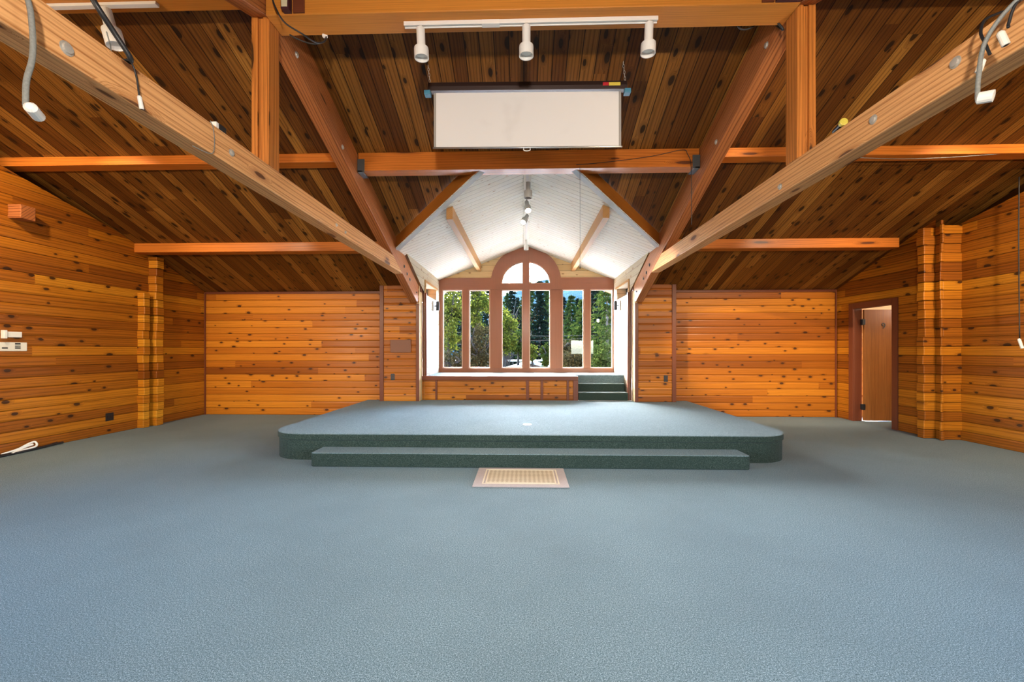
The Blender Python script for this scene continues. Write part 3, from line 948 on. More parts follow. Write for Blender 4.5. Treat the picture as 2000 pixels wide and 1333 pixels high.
# bay purlins and bay ridge board
for s, x0, x1, word in ((-1, -1.07, -0.98, 'left'), (1, 1.08, 1.17, 'right')):
    yv = NY + 0.02 - (min(abs(x0 - AX0), abs(x1 - AX0)) * -1 + 2.02) + 0.12
    yv = NY - (2.05 - max(abs(x0 - AX0), abs(x1 - AX0))) + 0.16
    bm = BM()
    zi0 = 3.085
    prism(bm, [(x0, zi0), (x1, zi0), (x1, zg(x1) - 0.002), (x0, zg(x0) - 0.002)], 'y', yv, YW - 0.036)
    timber('bay_purlin', bm, M['baybeam'], 'pale brown beam under the %s slope of the white bay ceiling' % word, 'beam', 'bay beams', ((x0 + x1) / 2, 8, 3.1), (0, 1, 0), 0.004)
bm = BM(); box(bm, AX0 - 0.052, AX0 + 0.052, 5.135, YW - 0.041, 3.61, 3.672)
timber('bay_ridge_board', bm, M['bayceil'], 'narrow white ridge board of the bay ceiling carrying spot lamps', 'beam', 'bay beams', (AX0, 7, 3.61), (0, 1, 0), 0.003)
# ------------------------------------------------------------------ carpeted stage and its step
def rounded(x0, x1, y0, y1, r, n=10):
    pts = []
    for k in range(n + 1):
        a = math.pi + (math.pi / 2) * k / n
        pts.append((x0 + r + r * math.cos(a), y0 + r + r * math.sin(a)))
    for k in range(n + 1):
        a = 1.5 * math.pi + (math.pi / 2) * k / n
        pts.append((x1 - r + r * math.cos(a), y0 + r + r * math.sin(a)))
    pts += [(x1, y1), (x0, y1)]
    return pts
st = empty('stage', (0.06, 6.4, 0))
tag(st, 'wide low carpeted stage with rounded front corners in front of the window bay', 'stage', kind='thing')
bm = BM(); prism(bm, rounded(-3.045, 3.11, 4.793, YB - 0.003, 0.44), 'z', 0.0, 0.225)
build('stage_body', bm, M['carpet_shade'], st)
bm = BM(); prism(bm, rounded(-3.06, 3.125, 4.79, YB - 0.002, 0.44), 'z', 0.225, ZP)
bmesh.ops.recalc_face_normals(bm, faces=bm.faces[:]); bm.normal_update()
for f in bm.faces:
    f.material_index = 1 if f.normal.z > 0.5 else 0  # upright faces take the shade-darkened copy
build('stage_top', bm, [M['carpet_shade'], M['carpet']], st, bevel=0.014, seg=3)
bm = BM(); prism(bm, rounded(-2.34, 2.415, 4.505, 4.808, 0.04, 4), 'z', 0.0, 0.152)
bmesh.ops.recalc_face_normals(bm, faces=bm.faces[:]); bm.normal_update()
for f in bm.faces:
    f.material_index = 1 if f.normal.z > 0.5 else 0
o = build('stage_step', bm, [M['carpet_shade'], M['carpet']], bevel=0.012, seg=3, loc=(0, 4.65, 0))
tag(o, 'long carpeted step along the front of the stage', 'step', kind='thing')

# ------------------------------------------------------------------ raised floor of the bay with its panelled front, and its three steps
da = empty('bay_floor', (-0.45, 8.1, ZP))
tag(da, 'raised bay floor under the arched window with a panelled wooden front', 'raised floor', kind='thing')
bm = BM(); box(bm, AXL, 1.052, 8.14, YW - 0.046, ZP, ZD); box(bm, 1.052, AXR, 8.615, YW - 0.046, ZP, ZD)
build('carpet_deck', bm, M['carpet'], da)
bm = BM(); log_wall(bm, 'x', 8.115, -1.985, 1.03, 0.70, 0.125, 0.008, 1, z0=ZP + 0.005)
build('front_panel', bm, M['logback'], da, g=(1, 0, 0), vax=(0, 0, 1))
bm = BM(); box(bm, -1.985, 1.05, 8.085, 8.16, 0.688, 0.772)
build('top_rail', bm, M['trim'], da, g=(1, 0, 0), bevel=0.004)
for x0, x1 in ((-1.725, -1.69), (0.045, 0.10), (0.325, 0.375), (0.83, 0.872)):
    bm = BM(); box(bm, x0, x1, 8.095, 8.118, ZP + 0.002, 0.688)
    build('panel_batten', bm, M['trim'], da, g=(0, 0, 1), bevel=0.003)
bm = BM(); box(bm, 0.955, 1.05, 8.085, 8.62, ZP + 0.002, 0.688)
build('end_post', bm, M['trim'], da, g=(0, 0, 1), bevel=0.003)
sp = empty('carpeted_stairs', (1.53, 8.1, ZP))
tag(sp, 'three dark carpeted stairs up to the bay floor at its right end', 'stairs', kind='thing')
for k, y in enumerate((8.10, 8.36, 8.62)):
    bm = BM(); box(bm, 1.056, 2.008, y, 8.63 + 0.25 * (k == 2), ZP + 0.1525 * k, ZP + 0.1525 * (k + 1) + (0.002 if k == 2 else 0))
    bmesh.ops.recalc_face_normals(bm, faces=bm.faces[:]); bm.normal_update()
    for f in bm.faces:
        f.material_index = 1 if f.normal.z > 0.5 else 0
    build('stair', bm, [M['carpet_shade'], M['carpet']], sp, bevel=0.01)
for x0, x1, y, lab in ((-1.90, -1.62, 8.22, 'thin dark slatted strip at the left end of the bay floor'), (0.06, 0.30, 8.22, 'thin dark slatted strip near the middle of the bay floor edge')):
    bm = BM(); box(bm, x0, x1, y, y + 0.09, ZD, ZD + 0.006)  # thin dark strip with raised bars
    for k in range(7):
        xx = x0 + 0.02 + (x1 - x0 - 0.04) * k / 7
        box(bm, xx, xx + 0.012, y + 0.012, y + 0.078, ZD + 0.006, ZD + 0.009)
    tag(build('floor_strip', bm, M['black'], loc=((x0 + x1) / 2, y, ZD)), lab, 'vent', 'bay floor strips', 'thing')
bm = BM(); box(bm, -3.45, -3.20, 7.86, 7.98, 0.0, 0.006)
for k in range(9):
    xx = -3.44 + 0.026 * k
    box(bm, xx, xx + 0.012, 7.875, 7.965, 0.006, 0.009)
tag(build('floor_strip', bm, M['panelbr'], loc=(-3.33, 7.92, 0)), 'brown floor vent on the carpet against the left back wall', 'vent', kind='thing')

# white outlet cover on the stage
o = empty('floor_outlet_cover', (0.045, 5.45, ZP))
tag(o, 'round white outlet cover set in the stage carpet', 'outlet cover', kind='thing')
bm = BM(); lathe(bm, [(0.058, 0), (0.058, 0.004), (0.052, 0.008), (0.02, 0.009)], (0.045, 5.45, ZP), (0, 0, 1), 28)
build('cover_plate', bm, M['white'], o)
bm = BM(); lathe(bm, [(0.02, 0), (0.018, 0.004)], (0.045, 5.45, ZP + 0.009), (0, 0, 1), 20)
build('screw_cap', bm, M['ivory'], o)

# door mat
mt = empty('door_mat', (-0.03, 4.18, 0))
tag(mt, 'beige door mat with a woven lattice middle lying before the stage step', 'mat', kind='thing')
bm = BM(); box(bm, -0.482, 0.424, 3.875, 4.487, 0.0, 0.012)
build('mat_border', bm, M['matborder'], mt, bevel=0.005)
bm = BM()
for a in (0.085, 0.115):
    x0, x1, y0, y1 = -0.482 + a, 0.424 - a, 3.875 + a * .8, 4.487 - a * .8
    w = 0.013
    box(bm, x0, x1, y0, y0 + w, 0.012, 0.0155); box(bm, x0, x1, y1 - w, y1, 0.012, 0.0155)
    box(bm, x0, x0 + w, y0 + w, y1 - w, 0.012, 0.0155); box(bm, x1 - w, x1, y0 + w, y1 - w, 0.012, 0.0155)
build('mat_piping', bm, M['matline'], mt)
bm = BM(); box(bm, -0.35, 0.292, 3.985, 4.377, 0.012, 0.0165)
build('woven_centre', bm, M['weave'], mt)

# ------------------------------------------------------------------ projector screen
YS = 4.0
ps = empty('projector_screen', (0.03, YS, 3.77))
tag(ps, 'white pull-down projector screen hanging below the ceiling boards', 'projector screen', kind='thing')
tilt = -0.008
def sz(x, z): return z + tilt * (x - 0.03)
SX0, SX1 = -0.918, 0.976
bm = BM()
prof = [(-0.035, -0.035), (-0.042, 0.0), (-0.035, 0.042), (0.03, 0.042), (0.035, 0.0), (0.03, -0.035)]
for i, x in enumerate((SX0, SX1)):
    pass
ra = [bm.verts.new((SX0, YS + p[0], sz(SX0, 3.79) + p[1])) for p in prof]
rb_ = [bm.verts.new((SX1, YS + p[0], sz(SX1, 3.79) + p[1])) for p in prof]
bm.faces.new(ra); bm.faces.new(rb_[::-1])
for i in range(6):
    bm.faces.new((ra[i], ra[(i + 1) % 6], rb_[(i + 1) % 6], rb_[i]))
hs = build('screen_housing', bm, M['housing'], ps, bevel=0.004)
bm = BM()
zt = 3.744
x0, x1 = -0.842, 0.902
zbm = 3.222
ym = YS - 0.012
a = [(x0, ym, sz(x0, zt)), (x1, ym, sz(x1, zt)), (x1, ym, sz(x1, zbm)), (x0, ym, sz(x0, zbm))]
n = 24
vs = []
for side in (0, 1):
    row = []
    for k in range(n + 1):
        t = k / n
        x = x0 + (x1 - x0) * t
        row.append((bm.verts.new((x, ym + side * 0.002, sz(x, zt))), bm.verts.new((x, ym + side * 0.002, sz(x, zbm)))))
    vs.append(row)
for k in range(n):
    bm.faces.new((vs[0][k][0], vs[0][k + 1][0], vs[0][k + 1][1], vs[0][k][1]))
    bm.faces.new((vs[1][k + 1][0], vs[1][k][0], vs[1][k][1], vs[1][k + 1][1]))
fab = build('screen_fabric', bm, M['screen'], ps)
for xa, xb in ((x0 - 0.022, x0 - 0.001), (x1 + 0.001, x1 + 0.022)):
    bm = BM(); box(bm, xa, xb, ym - 0.001, ym + 0.002, sz(xa, zbm), sz(xa, zt))
    o = build('side_hem', bm, M['grey'], ps)
bm = BM(); tube(bm, [(x0 - 0.03, ym, sz(x0, 3.216)), (x1 + 0.03, ym, sz(x1, 3.216))], 0.0085, 10)
bb = build('bottom_bar', bm, M['steel'], ps, smooth=True)
bm = BM(); tube(bm, smooth_path([(0.0, ym - .004, 3.208), (0.0, ym - .004, 3.188), (0.03, ym - .004, 3.181), (0.06, ym - .004, 3.188), (0.06, ym - .004, 3.208)], 5), 0.004, 8)
build('pull_handle', bm, M['white'], ps, smooth=True)
for x, zo in ((SX0 - 0.004, 0), (SX1 + 0.004, 0)):
    s = -1 if x < 0 else 1
    bm = BM(); box(bm, x - 0.03, x + 0.03, YS - 0.046, YS + 0.02, sz(x, 3.715), sz(x, 3.757))
    build('end_cap', bm, M['blue'], ps, bevel=0.006)
bm = BM(); box(bm, 0.745, 0.80, YS - 0.0435, YS - 0.040, sz(0.84, 3.782), sz(0.84, 3.812))
lb = build('maker_label', bm, M['red'], hs); lb['label'] = 'red end of the maker label'
bm = BM(); box(bm, 0.803, 0.91, YS - 0.0435, YS - 0.040, sz(0.92, 3.782), sz(0.92, 3.812))
lb = build('maker_label', bm, M['yellow'], hs); lb['label'] = 'yellow end of the maker label'
for x in (SX0 + 0.015, SX1 - 0.01):
    bm = BM()
    p0 = V((x, YS, sz(x, 3.83))); p1 = V((x - 0.02, YS, zc(YS) - 0.002))
    nl = 7
    for k in range(nl):
        a = p0.lerp(p1, k / nl); b = p0.lerp(p1, (k + 1) / nl)
        c = (a + b) / 2; h = (b - a).length * 0.62
        ov = V((0.008, 0, 0)) if k % 2 else V((0, 0.008, 0))
        pts = [c + V((0, 0, h)) * math.cos(t) + ov * math.sin(t) for t in [2 * math.pi * j / 10 for j in range(11)]]
        tube(bm, pts, 0.002, 5, cap=False)
    build('chain', bm, M['brass'], ps)

# ------------------------------------------------------------------ track lamps
def lamp_head(parent, p, d, ln=0.145, lc=0.078, rn=0.033, rc=0.057, mat='white', lit=False, stem=0.03, stem_dir=(0, 0, -1)):
    """neck plus wider cap, p = where the stem leaves the track"""
    d = V(d).normalized(); sd = V(stem_dir).normalized()
    q = V(p) + sd * stem
    bm = BM()
    tube(bm, [V(p), q], 0.012, 8)
    lathe(bm, [(rn * .6, -0.012), (rn, -0.004), (rn, ln)], q, d, 20)
    hd = build('lamp_head', bm, M[mat], parent)
    bm = BM()
    c = q + d * ln
    lathe(bm, [(rn, -0.002), (rc * .97, 0), (rc, 0.01), (rc, lc), (rc - 0.006, lc), (rc - 0.008, lc - 0.035), (0.01, lc - 0.04)], c, d, 24)
    build('lamp_cap', bm, M[mat], hd)
    if lit:
        bm = BM(); lathe(bm, [(rc - 0.009, lc - 0.016), (0.004, lc - 0.012)], c, d, 20)
        o = build('lamp_face', bm, M['lit'], hd); o['label'] = 'glowing lamp face'
    return c + d * lc
YT = 3.275
tl = empty('track_light', (0.05, YT, 3.868))
tag(tl, 'white lamp track with three lamps under the big ridge beam', 'track light', 'track lights', 'thing')
bm = BM(); box(bm, -0.945, 1.04, YT - 0.02, YT + 0.02, 3.845, 3.867); box(bm, -0.945, 1.04, YT - 0.02, YT - 0.012, 3.835, 3.845); box(bm, -0.945, 1.04, YT + 0.012, YT + 0.02, 3.835, 3.845)
trk = build('track', bm, M['white'], tl, bevel=0.002)
bm = BM(); box(bm, -0.33, -0.19, YT - 0.023, YT + 0.023, 3.832, 3.8665)
build('track_connector', bm, M['white'], tl, bevel=0.003)
heads = []
for x, dx in ((-0.815, 0.03), (0.02, 0.0), (0.975, -0.03)):
    heads.append(lamp_head(tl, (x, YT, 3.845), (dx, 0.04, -1)))
# side tracks
for x0, x1, hx, word, dr in ((-4.3, -2.95, -3.38, 'left', (0.22, 0.10, -1)), (2.95, 4.6, 3.86, 'right', (-0.22, 0.1, -1))):
    t2 = empty('track_light', (hx, 3.28, 4.08))
    tag(t2, 'white lamp track on the ridge beyond the %s tie beam, one lamp in view' % word, 'track light', 'track lights', 'thing')
    bm = BM(); box(bm, x0, x1, 3.26, 3.30, 4.055, 4.079)
    build('track', bm, M['white'], t2, bevel=0.002)
    heads.append(lamp_head(t2, (hx, 3.28, 4.058), dr, 0.15, 0.13, 0.04, 0.065))
# lamps along the bay ridge
t3 = empty('track_light', (AX0, 7, 3.61))
tag(t3, 'lamp track along the bay ridge with one grey, two glowing and one white lamp', 'track light', 'track lights', 'thing')
bm = BM(); box(bm, AX0 - 0.018, AX0 + 0.018, 5.3, 9.1, 3.588, 3.609)
build('track', bm, M['white'], t3, bevel=0.002)
lamp_head(t3, (AX0 + 0.01, 5.75, 3.59), (0, 0.05, -1), 0.11, 0.10, 0.032, 0.056, 'grey', stem=0.005)
L1 = lamp_head(t3, (AX0 - 0.005, 6.40, 3.59), (0.10, -0.55, -0.8), 0.11, 0.10, 0.032, 0.052, 'grey', True, stem=0.045)
L2 = lamp_head(t3, (AX0 + 0.005, 7.05, 3.59), (-0.32, -0.6, -0.7), 0.11, 0.10, 0.032, 0.052, 'grey', True, stem=0.045)
lamp_head(t3, (AX0, 8.75, 3.59), (0, 0.0, -1), 0.12, 0.085, 0.028, 0.05, 'white', stem=0.005)

# wall lamps in the bay
for x, s, word in ((AXL, 1, 'left'), (AXR, -1, 'right')):
    o = empty('wall_lamp', (x, 8.98, 2.2))
    tag(o, 'small dark spot lamp on a pale plate on the %s wall of the bay' % word, 'wall lamp', 'bay wall lamps', 'thing')
    bm = BM(); box(bm, min(x, x + s * .02), max(x, x + s * .02), 8.88, 9.08, 2.12, 2.33)
    build('backplate', bm, M['white'], o, bevel=0.004)
    bm = BM(); tube(bm, [(x + s * .02, 8.98, 2.23), (x + s * .075, 8.98, 2.23)], 0.012, 8)
    a = build('arm', bm, M['black'], o)
    bm = BM(); lathe(bm, [(0.02, 0), (0.034, 0.02), (0.036, 0.19), (0.03, 0.2)], (x + s * .095, 8.96, 2.33), (0, -0.05, -1), 16)
    build('lamp_shade', bm, M['black'], o)

# ------------------------------------------------------------------ small fittings on the walls
def outlet(x, z, y, label):
    o = empty('wall_outlet', (x, y, z)); tag(o, label, 'outlet', 'black outlets', 'thing')
    bm = BM(); box(bm, x - 0.037, x + 0.037, y - 0.007, y, z - 0.06, z + 0.06)
    build('cover_plate', bm, M['black'], o, bevel=0.002)
    for dz in (-0.022, 0.022):
        bm = BM(); box(bm, x - 0.017, x + 0.017, y - 0.010, y - 0.007, z + dz - 0.015, z + dz + 0.015)
        build('socket', bm, M['housing'], o, bevel=0.002)
outlet(-2.50, 0.765, 7.899, 'black outlet low on the left pilaster beside the stage')
outlet(2.66, 0.745, 7.899, 'black outlet low on the right pilaster beside the stage')
o = empty('wall_outlet', (XL, 6.19, 0.26)); tag(o, 'black outlet near the floor on the left log wall', 'outlet', 'black outlets', 'thing')
bm = BM(); box(bm, XL, XL + 0.008, 6.13, 6.25, 0.20, 0.32)
build('cover_plate', bm, M['black'], o, bevel=0.002)
for yy in (6.165, 6.215):
    bm = BM(); box(bm, XL + 0.008, XL + 0.011, yy - .016, yy + .016, 0.24, 0.28)
    build('socket', bm, M['housing'], o)
bm = BM(); box(bm, -2.54, -2.145, 7.872, 7.899, 1.23, 1.475)
tag(build('cover_board', bm, M['panelbr'], bevel=0.004, loc=(-2.34, 7.89, 1.35)), 'plain brown rectangular cover board on the left pilaster', 'panel', kind='thing')

def wy(px, py, X):     # where a line of sight meets a side wall
    r = (px - 1000) / 815; c, s = math.cos(math.radians(1.617)), math.sin(math.radians(1.617))
    Y = X * (c + r * s) / (r * c - s)
    return Y, 1.28 + (684 - py) * (Y * c - X * s) / 815
o = empty('thermostat', (XL, 5.0, 1.45)); tag(o, 'small white thermostat box on the left log wall above the switch plate', 'thermostat', kind='thing')
bm = BM(); box(bm, XL, XL + 0.03, 4.88, 5.06, 1.435, 1.505)
build('thermostat_body', bm, M['white'], o, bevel=0.005)
bm = BM(); box(bm, XL, XL + 0.045, 4.865, 4.90, 1.42, 1.52)
build('dial', bm, M['white'], o, bevel=0.004)
o = empty('switch_plate', (XL, 5.0, 1.32)); tag(o, 'ivory plate with black switch slots on the left log wall', 'switch plate', kind='thing')
bm = BM(); box(bm, XL, XL + 0.009, 4.80, 5.13, 1.265, 1.375)
build('cover_plate', bm, M['ivory'], o, bevel=0.006)
for yy, z0, z1 in ((5.03, 1.348, 1.366), (5.03, 1.322, 1.334), (5.03, 1.295, 1.312), (4.90, 1.295, 1.312)):
    bm = BM(); box(bm, XL + 0.009, XL + 0.012, yy - 0.028, yy + 0.028, z0, z1)
    build('switch_slot', bm, M['black'], o)
bm = BM(); box(bm, XL - 0.02, XL + 0.16, 4.94, 5.10, 2.90, 3.07)
tag(build('beam_end', bm, M['rafter'], g=(1, 0, 0), bevel=0.008, loc=(XL + .07, 5.02, 2.98)), 'square timber end jutting from the upper left log wall', 'timber end', kind='thing')

# cables heaped on the floor at the left wall
bm = BM()
tube(bm, smooth_path([(XL + .03, 4.85, 0.02), (XL + .05, 5.0, 0.05), (XL + .04, 5.12, 0.09), (XL + .05, 5.18, 0.10), (XL + .09, 5.16, 0.05), (XL + .07, 5.05, 0.03), (XL + .10, 4.9, 0.02)], 6), 0.012, 8)
tube(bm, smooth_path([(XL + .06, 4.95, 0.014), (XL + .05, 5.06, 0.055), (XL + .06, 5.15, 0.075)], 6), 0.014, 8)
tag(build('white_cable', bm, M['white'], smooth=True, loc=(XL + .06, 5.0, 0)), 'bunched white cord lying at the foot of the left log wall', 'cord', kind='thing')
bm = BM()
tube(bm, smooth_path([(XL + .12, 4.6, 0.014), (XL + .10, 4.9, 0.014), (XL + .09, 5.15, 0.018), (XL + .05, 5.4, 0.02), (XL + .03, 5.52, 0.018)], 8), 0.014, 8)
tube(bm, smooth_path([(XL + .05, 4.6, 0.014), (XL + .05, 5.0, 0.014), (XL + .06, 5.3, 0.02), (XL + .03, 5.45, 0.03)], 8), 0.013, 8)
tag(build('black_cable', bm, M['blackcable'], smooth=True, loc=(XL + .08, 5.1, 0)), 'black cord running along the floor beside the left log wall', 'cord', kind='thing')

# ------------------------------------------------------------------ cords and plugs hanging from the tie beams
def hang(name, label, cat='cord'):
    o = empty(name, (0, 0, 3)); tag(o, label, cat, kind='thing'); return o
def P(px, py, d):      # a point on a line of sight at camera depth d
    c, s = math.cos(math.radians(1.617)), math.sin(math.radians(1.617))
    xc = (px - 1000) / 815 * d
    return V((xc * c - d * s, d * c + xc * s, 1.28 + (684 - py) * d / 815))
def plug(parent, a, b, r, mat='white', name='plug', tip='black'):
    a, b = V(a), V(b); d = (b - a); L = d.length
    bm = BM(); lathe(bm, [(r * .6, 0), (r, L * .12), (r, L), (r * .8, L * 1.02)], a, d, 14)
    o = build(name, bm, M[mat], parent, smooth=False)
    bm = BM(); lathe(bm, [(r * .7, L * 1.021), (r * .55, L * 1.04)], a, d, 14)
    build('socket_face', bm, M[tip], o)
def cordpart(parent, pts, r, mat, name='cable', n=6):
    bm = BM(); tube(bm, smooth_path(pts, n), r, 10)
    return build(name, bm, M[mat], parent, smooth=True)

h = hang('hanging_cable', 'grey braided cord with a white socket hanging off the left tie beam')
cordpart(h, [(-2.06, 1.52, 2.745), (-1.985, 1.545, 2.742), (-1.94, 1.575, 2.66), (-1.925, 1.582, 2.53), (-1.92, 1.577, 2.42), (-1.925, 1.562, 2.32), (-1.925, 1.560, 2.225)], 0.0095, 'greycable')
plug(h, P(57, 207, 1.60), P(75, 228, 1.66), 0.021, 'white', 'socket_body', 'ivory')

h = hang('microphone_cable', 'thick black cable draped over the left tie beam with a small silver plug dangling')
cordpart(h, [P(150, -60, 2.0), P(182, 0, 1.98), P(222, 62, 2.06), P(255, 115, 2.13), (-2.055, 2.09, 2.752), (-2.06, 2.25, 2.752)], 0.013, 'blackcable')
cordpart(h, [(-2.03, 2.055, 2.752), (-1.985, 2.055, 2.735), (-1.975, 2.073, 2.674), (-1.972, 2.085, 2.585)], 0.004, 'blackcable')
plug(h, (-1.972, 2.085, 2.585), (-1.972, 2.10, 2.525), 0.010, 'white', 'plug_body')
h = hang('thin_wire', 'thin pale wire lying along the top of the left tie beam')
cordpart(h, [P(208, 62, 2.15), P(215, 85, 2.15), (-2.03, 2.02, 2.739), (-2.02, 2.20, 2.739), (-2.03, 2.45, 2.739)], 0.0028, 'greycable')
cordpart(h, [(-1.995, 2.60, 2.74), (-1.99, 2.62, 2.70), (-1.99, 2.63, 2.60), (-1.99, 2.60, 2.53), (-2.03, 2.5, 2.532)], 0.0025, 'greycable')
h = hang('cable_connector', 'small black and white connector lying on the left tie beam')
bm = BM(); box(bm, -2.05, -2.005, 2.69, 2.76, 2.736, 2.775); build('connector_body', bm, M['black'], h, bevel=0.004)
bm = BM(); box(bm, -2.045, -2.004, 2.665, 2.69, 2.736, 2.772); build('connector_end', bm, M['white'], h, bevel=0.003)

h = hang('hanging_cable', 'dark grey cord with a white socket hanging off the right tie beam')
cordpart(h, [(2.16, 1.62, 2.746), (2.08, 1.66, 2.746), (2.0, 1.75, 2.70), (1.965, 1.83, 2.60), (1.955, 1.85, 2.46), (1.952, 1.852, 2.36)], 0.0085, 'greycable')
plug(h, P(1907, 193, 1.80), P(1941, 187, 1.76), 0.024, 'white', 'socket_body', 'ivory')
h = hang('microphone_cable', 'looped dark cable with two pale plugs on the right tie beam')
cordpart(h, [(2.12, 1.66, 2.742), (2.06, 1.72, 2.742), (2.0, 1.75, 2.69), (1.985, 1.765, 2.62), (1.98, 1.762, 2.60)], 0.0055, 'blackcable')
plug(h, P(1953, 62, 1.72), P(1965, 88, 1.71), 0.013, 'ivory', 'plug_body')
cordpart(h, [(2.07, 1.86, 2.742), (2.01, 1.875, 2.72), (1.985, 1.87, 2.66), (1.975, 1.845, 2.60), (1.97, 1.825, 2.545), (1.97, 1.82, 2.53)], 0.0055, 'blackcable')
plug(h, P(1920, 116, 1.79), P(1911, 141, 1.80), 0.012, 'ivory', 'plug_body')
h = hang('small_torch', 'small dark tube with a yellow end lying on the right tie beam', 'torch')
bm = BM(); tube(bm, [(2.10, 2.88, 2.757), (2.085, 2.80, 2.762)], 0.018, 14); build('tube_body', bm, M['black'], h)
bm = BM(); lathe(bm, [(0.02, 0), (0.024, 0.012), (0.024, 0.03), (0.018, 0.032)], (2.085, 2.80, 2.763), (-0.18, -1, 0.06), 16); build('yellow_end', bm, M['yellow'], h)

# boxes fixed against the ridge beam near its ends
h = empty('speaker_box', (-1.775, 3.14, 3.87)); tag(h, 'small maroon box with a cream grille at the left end of the ridge beam', 'speaker', kind='thing')
bm = BM(); box(bm, -1.845, -1.785, 3.115, 3.168, 3.872, 4.12); build('cabinet', bm, M['maroon'], h, bevel=0.003)
bm = BM(); box(bm, -1.838, -1.792, 3.109, 3.1149, 3.885, 4.11); build('grille', bm, M['cream'], h, bevel=0.002)
h = empty('speaker_box', (1.95, 3.14, 3.87)); tag(h, 'dark box at the right end of the ridge beam', 'speaker', kind='thing')
bm = BM(); box(bm, 1.875, 2.055, 3.115, 3.168, 3.872, 4.12); build('cabinet', bm, M['maroon'], h, bevel=0.003)
bm = BM(); box(bm, 1.89, 2.04, 3.109, 3.1149, 3.89, 4.11); build('grille', bm, M['black'], h, bevel=0.002)
h = hang('hanging_cable', 'black cable loop with a white tip under the left end of the ridge beam')
cordpart(h, [P(530, -8, 3.12), P(538, 14, 3.13), P(556, 44, 3.15), P(590, 66, 3.2), P(615, 82, 3.3), P(632, 82, 3.4), P(637, 72, 3.43), P(630, 66, 3.42)], 0.006, 'blackcable')
cordpart(h, [P(566, 68, 3.4), P(585, 78, 3.41), P(612, 86, 3.42), P(632, 82, 3.42)], 0.006, 'blackcable')
plug(h, P(630, 70, 3.42), P(638, 70, 3.44), 0.016, 'white', 'tip', 'ivory')
h = hang('hanging_cable', 'short black cable loop under the right end of the ridge beam')
cordpart(h, [P(1440, 48, 3.36), P(1446, 56, 3.37), P(1460, 57, 3.37), P(1478, 48, 3.36)], 0.006, 'blackcable')
cordpart(h, [P(1515, 48, 3.36), P(1530, 58, 3.30), (1.99, 3.37, 3.91)], 0.008, 'blackcable')

# wires
h = hang('pull_wire', 'thin dark pull wire hanging from the middle purlin before the bay')
cordpart(h, [(0.66, 4.955, 3.44), (0.661, 4.93, 3.38), (0.661, 4.921, 3.0), (0.661, 4.921, 2.26)], 0.0022, 'blackcable')
plug(h, (0.661, 4.921, 2.262), (0.661, 4.921, 2.235), 0.005, 'black', 'wire_end')
h = hang('purlin_cable', 'thin black cable stapled along the right half of the middle purlin and dropping from it')
cordpart(h, [(0.62, 4.952, 3.47), (1.0, 4.952, 3.50), (1.5, 4.952, 3.56), (1.86, 4.952, 3.63), (1.92, 4.952, 3.58), (1.955, 4.95, 3.50), (1.96, 4.947, 3.42), (1.963, 4.945, 3.2), (1.965, 4.945, 2.745)], 0.0035, 'blackcable')
h = hang('sagging_wire', 'thin wire sagging below the right upper purlin')
cordpart(h, [(3.55, 4.98, 3.548), (3.9, 4.97, 3.52), (4.4, 4.97, 3.50), (4.9, 4.97, 3.51), (5.5, 4.98, 3.548)], 0.0035, 'greycable')
h = hang('pull_string', 'long dark pull cord with a white end hanging at the right edge of the hall')
cordpart(h, [(6.06, 5.28, 3.40), (6.06, 5.285, 2.6), (6.06, 5.275, 1.42)], 0.006, 'blackcable')
plug(h, (6.055, 5.28, 1.42), (6.075, 5.26, 1.30), 0.016, 'white', 'cord_end')

# ------------------------------------------------------------------ outside: ground, hill, trees, shed roof, power lines
bm = BM()
n = 24
gv = [[bm.verts.new((-60 + 120 * i / n, YE + 0.5 + 110 * j / n, -2.6 + 0.5 * noise.noise(V((i * .5, j * .5, 0))) + 0.05 * j)) for j in range(n + 1)] for i in range(n + 1)]
for i in range(n):
    for j in range(n):
        bm.faces.new((gv[i][j], gv[i + 1][j], gv[i + 1][j + 1], gv[i][j + 1]))
o = build('ground_outside', bm, M['ground']); o['kind'] = 'structure'
bm = BM(); box(bm, -9, 9, YW + 0.3, 13.6, -2.7, 0.35)  # unseen pale slab added to bounce sun up into the bay
o = build('bounce_slab_outside', bm, M['bounce_slab']); o['kind'] = 'structure'
bm = BM()
n, m2 = 60, 20
hv = []
for i in range(n + 1):
    x = -170 + 340 * i / n
    prof = 28 + 5 * math.sin(x * 0.025 + 0.9) + 4 * math.sin(x * 0.075) + 0.05 * x
    col = []
    for j in range(m2 + 1):
        t = j / m2
        col.append(bm.verts.new((x, 125 + 75 * t, -4 + prof * math.sin(min(1, t * 1.15) * math.pi / 2) ** 0.8 + 2.2 * noise.noise(V((x * .16, t * 9, 3)))
                                 + (R.uniform(-0.6, 1.1) if t > .15 else 0))))
    hv.append(col)
for i in range(n):
    for j in range(m2):
        bm.faces.new((hv[i][j], hv[i + 1][j], hv[i + 1][j + 1], hv[i][j + 1]))
o = build('hill', bm, M['hill']); tag(o, 'hazy blue green forested hill far beyond the trees', 'hill', kind='thing')

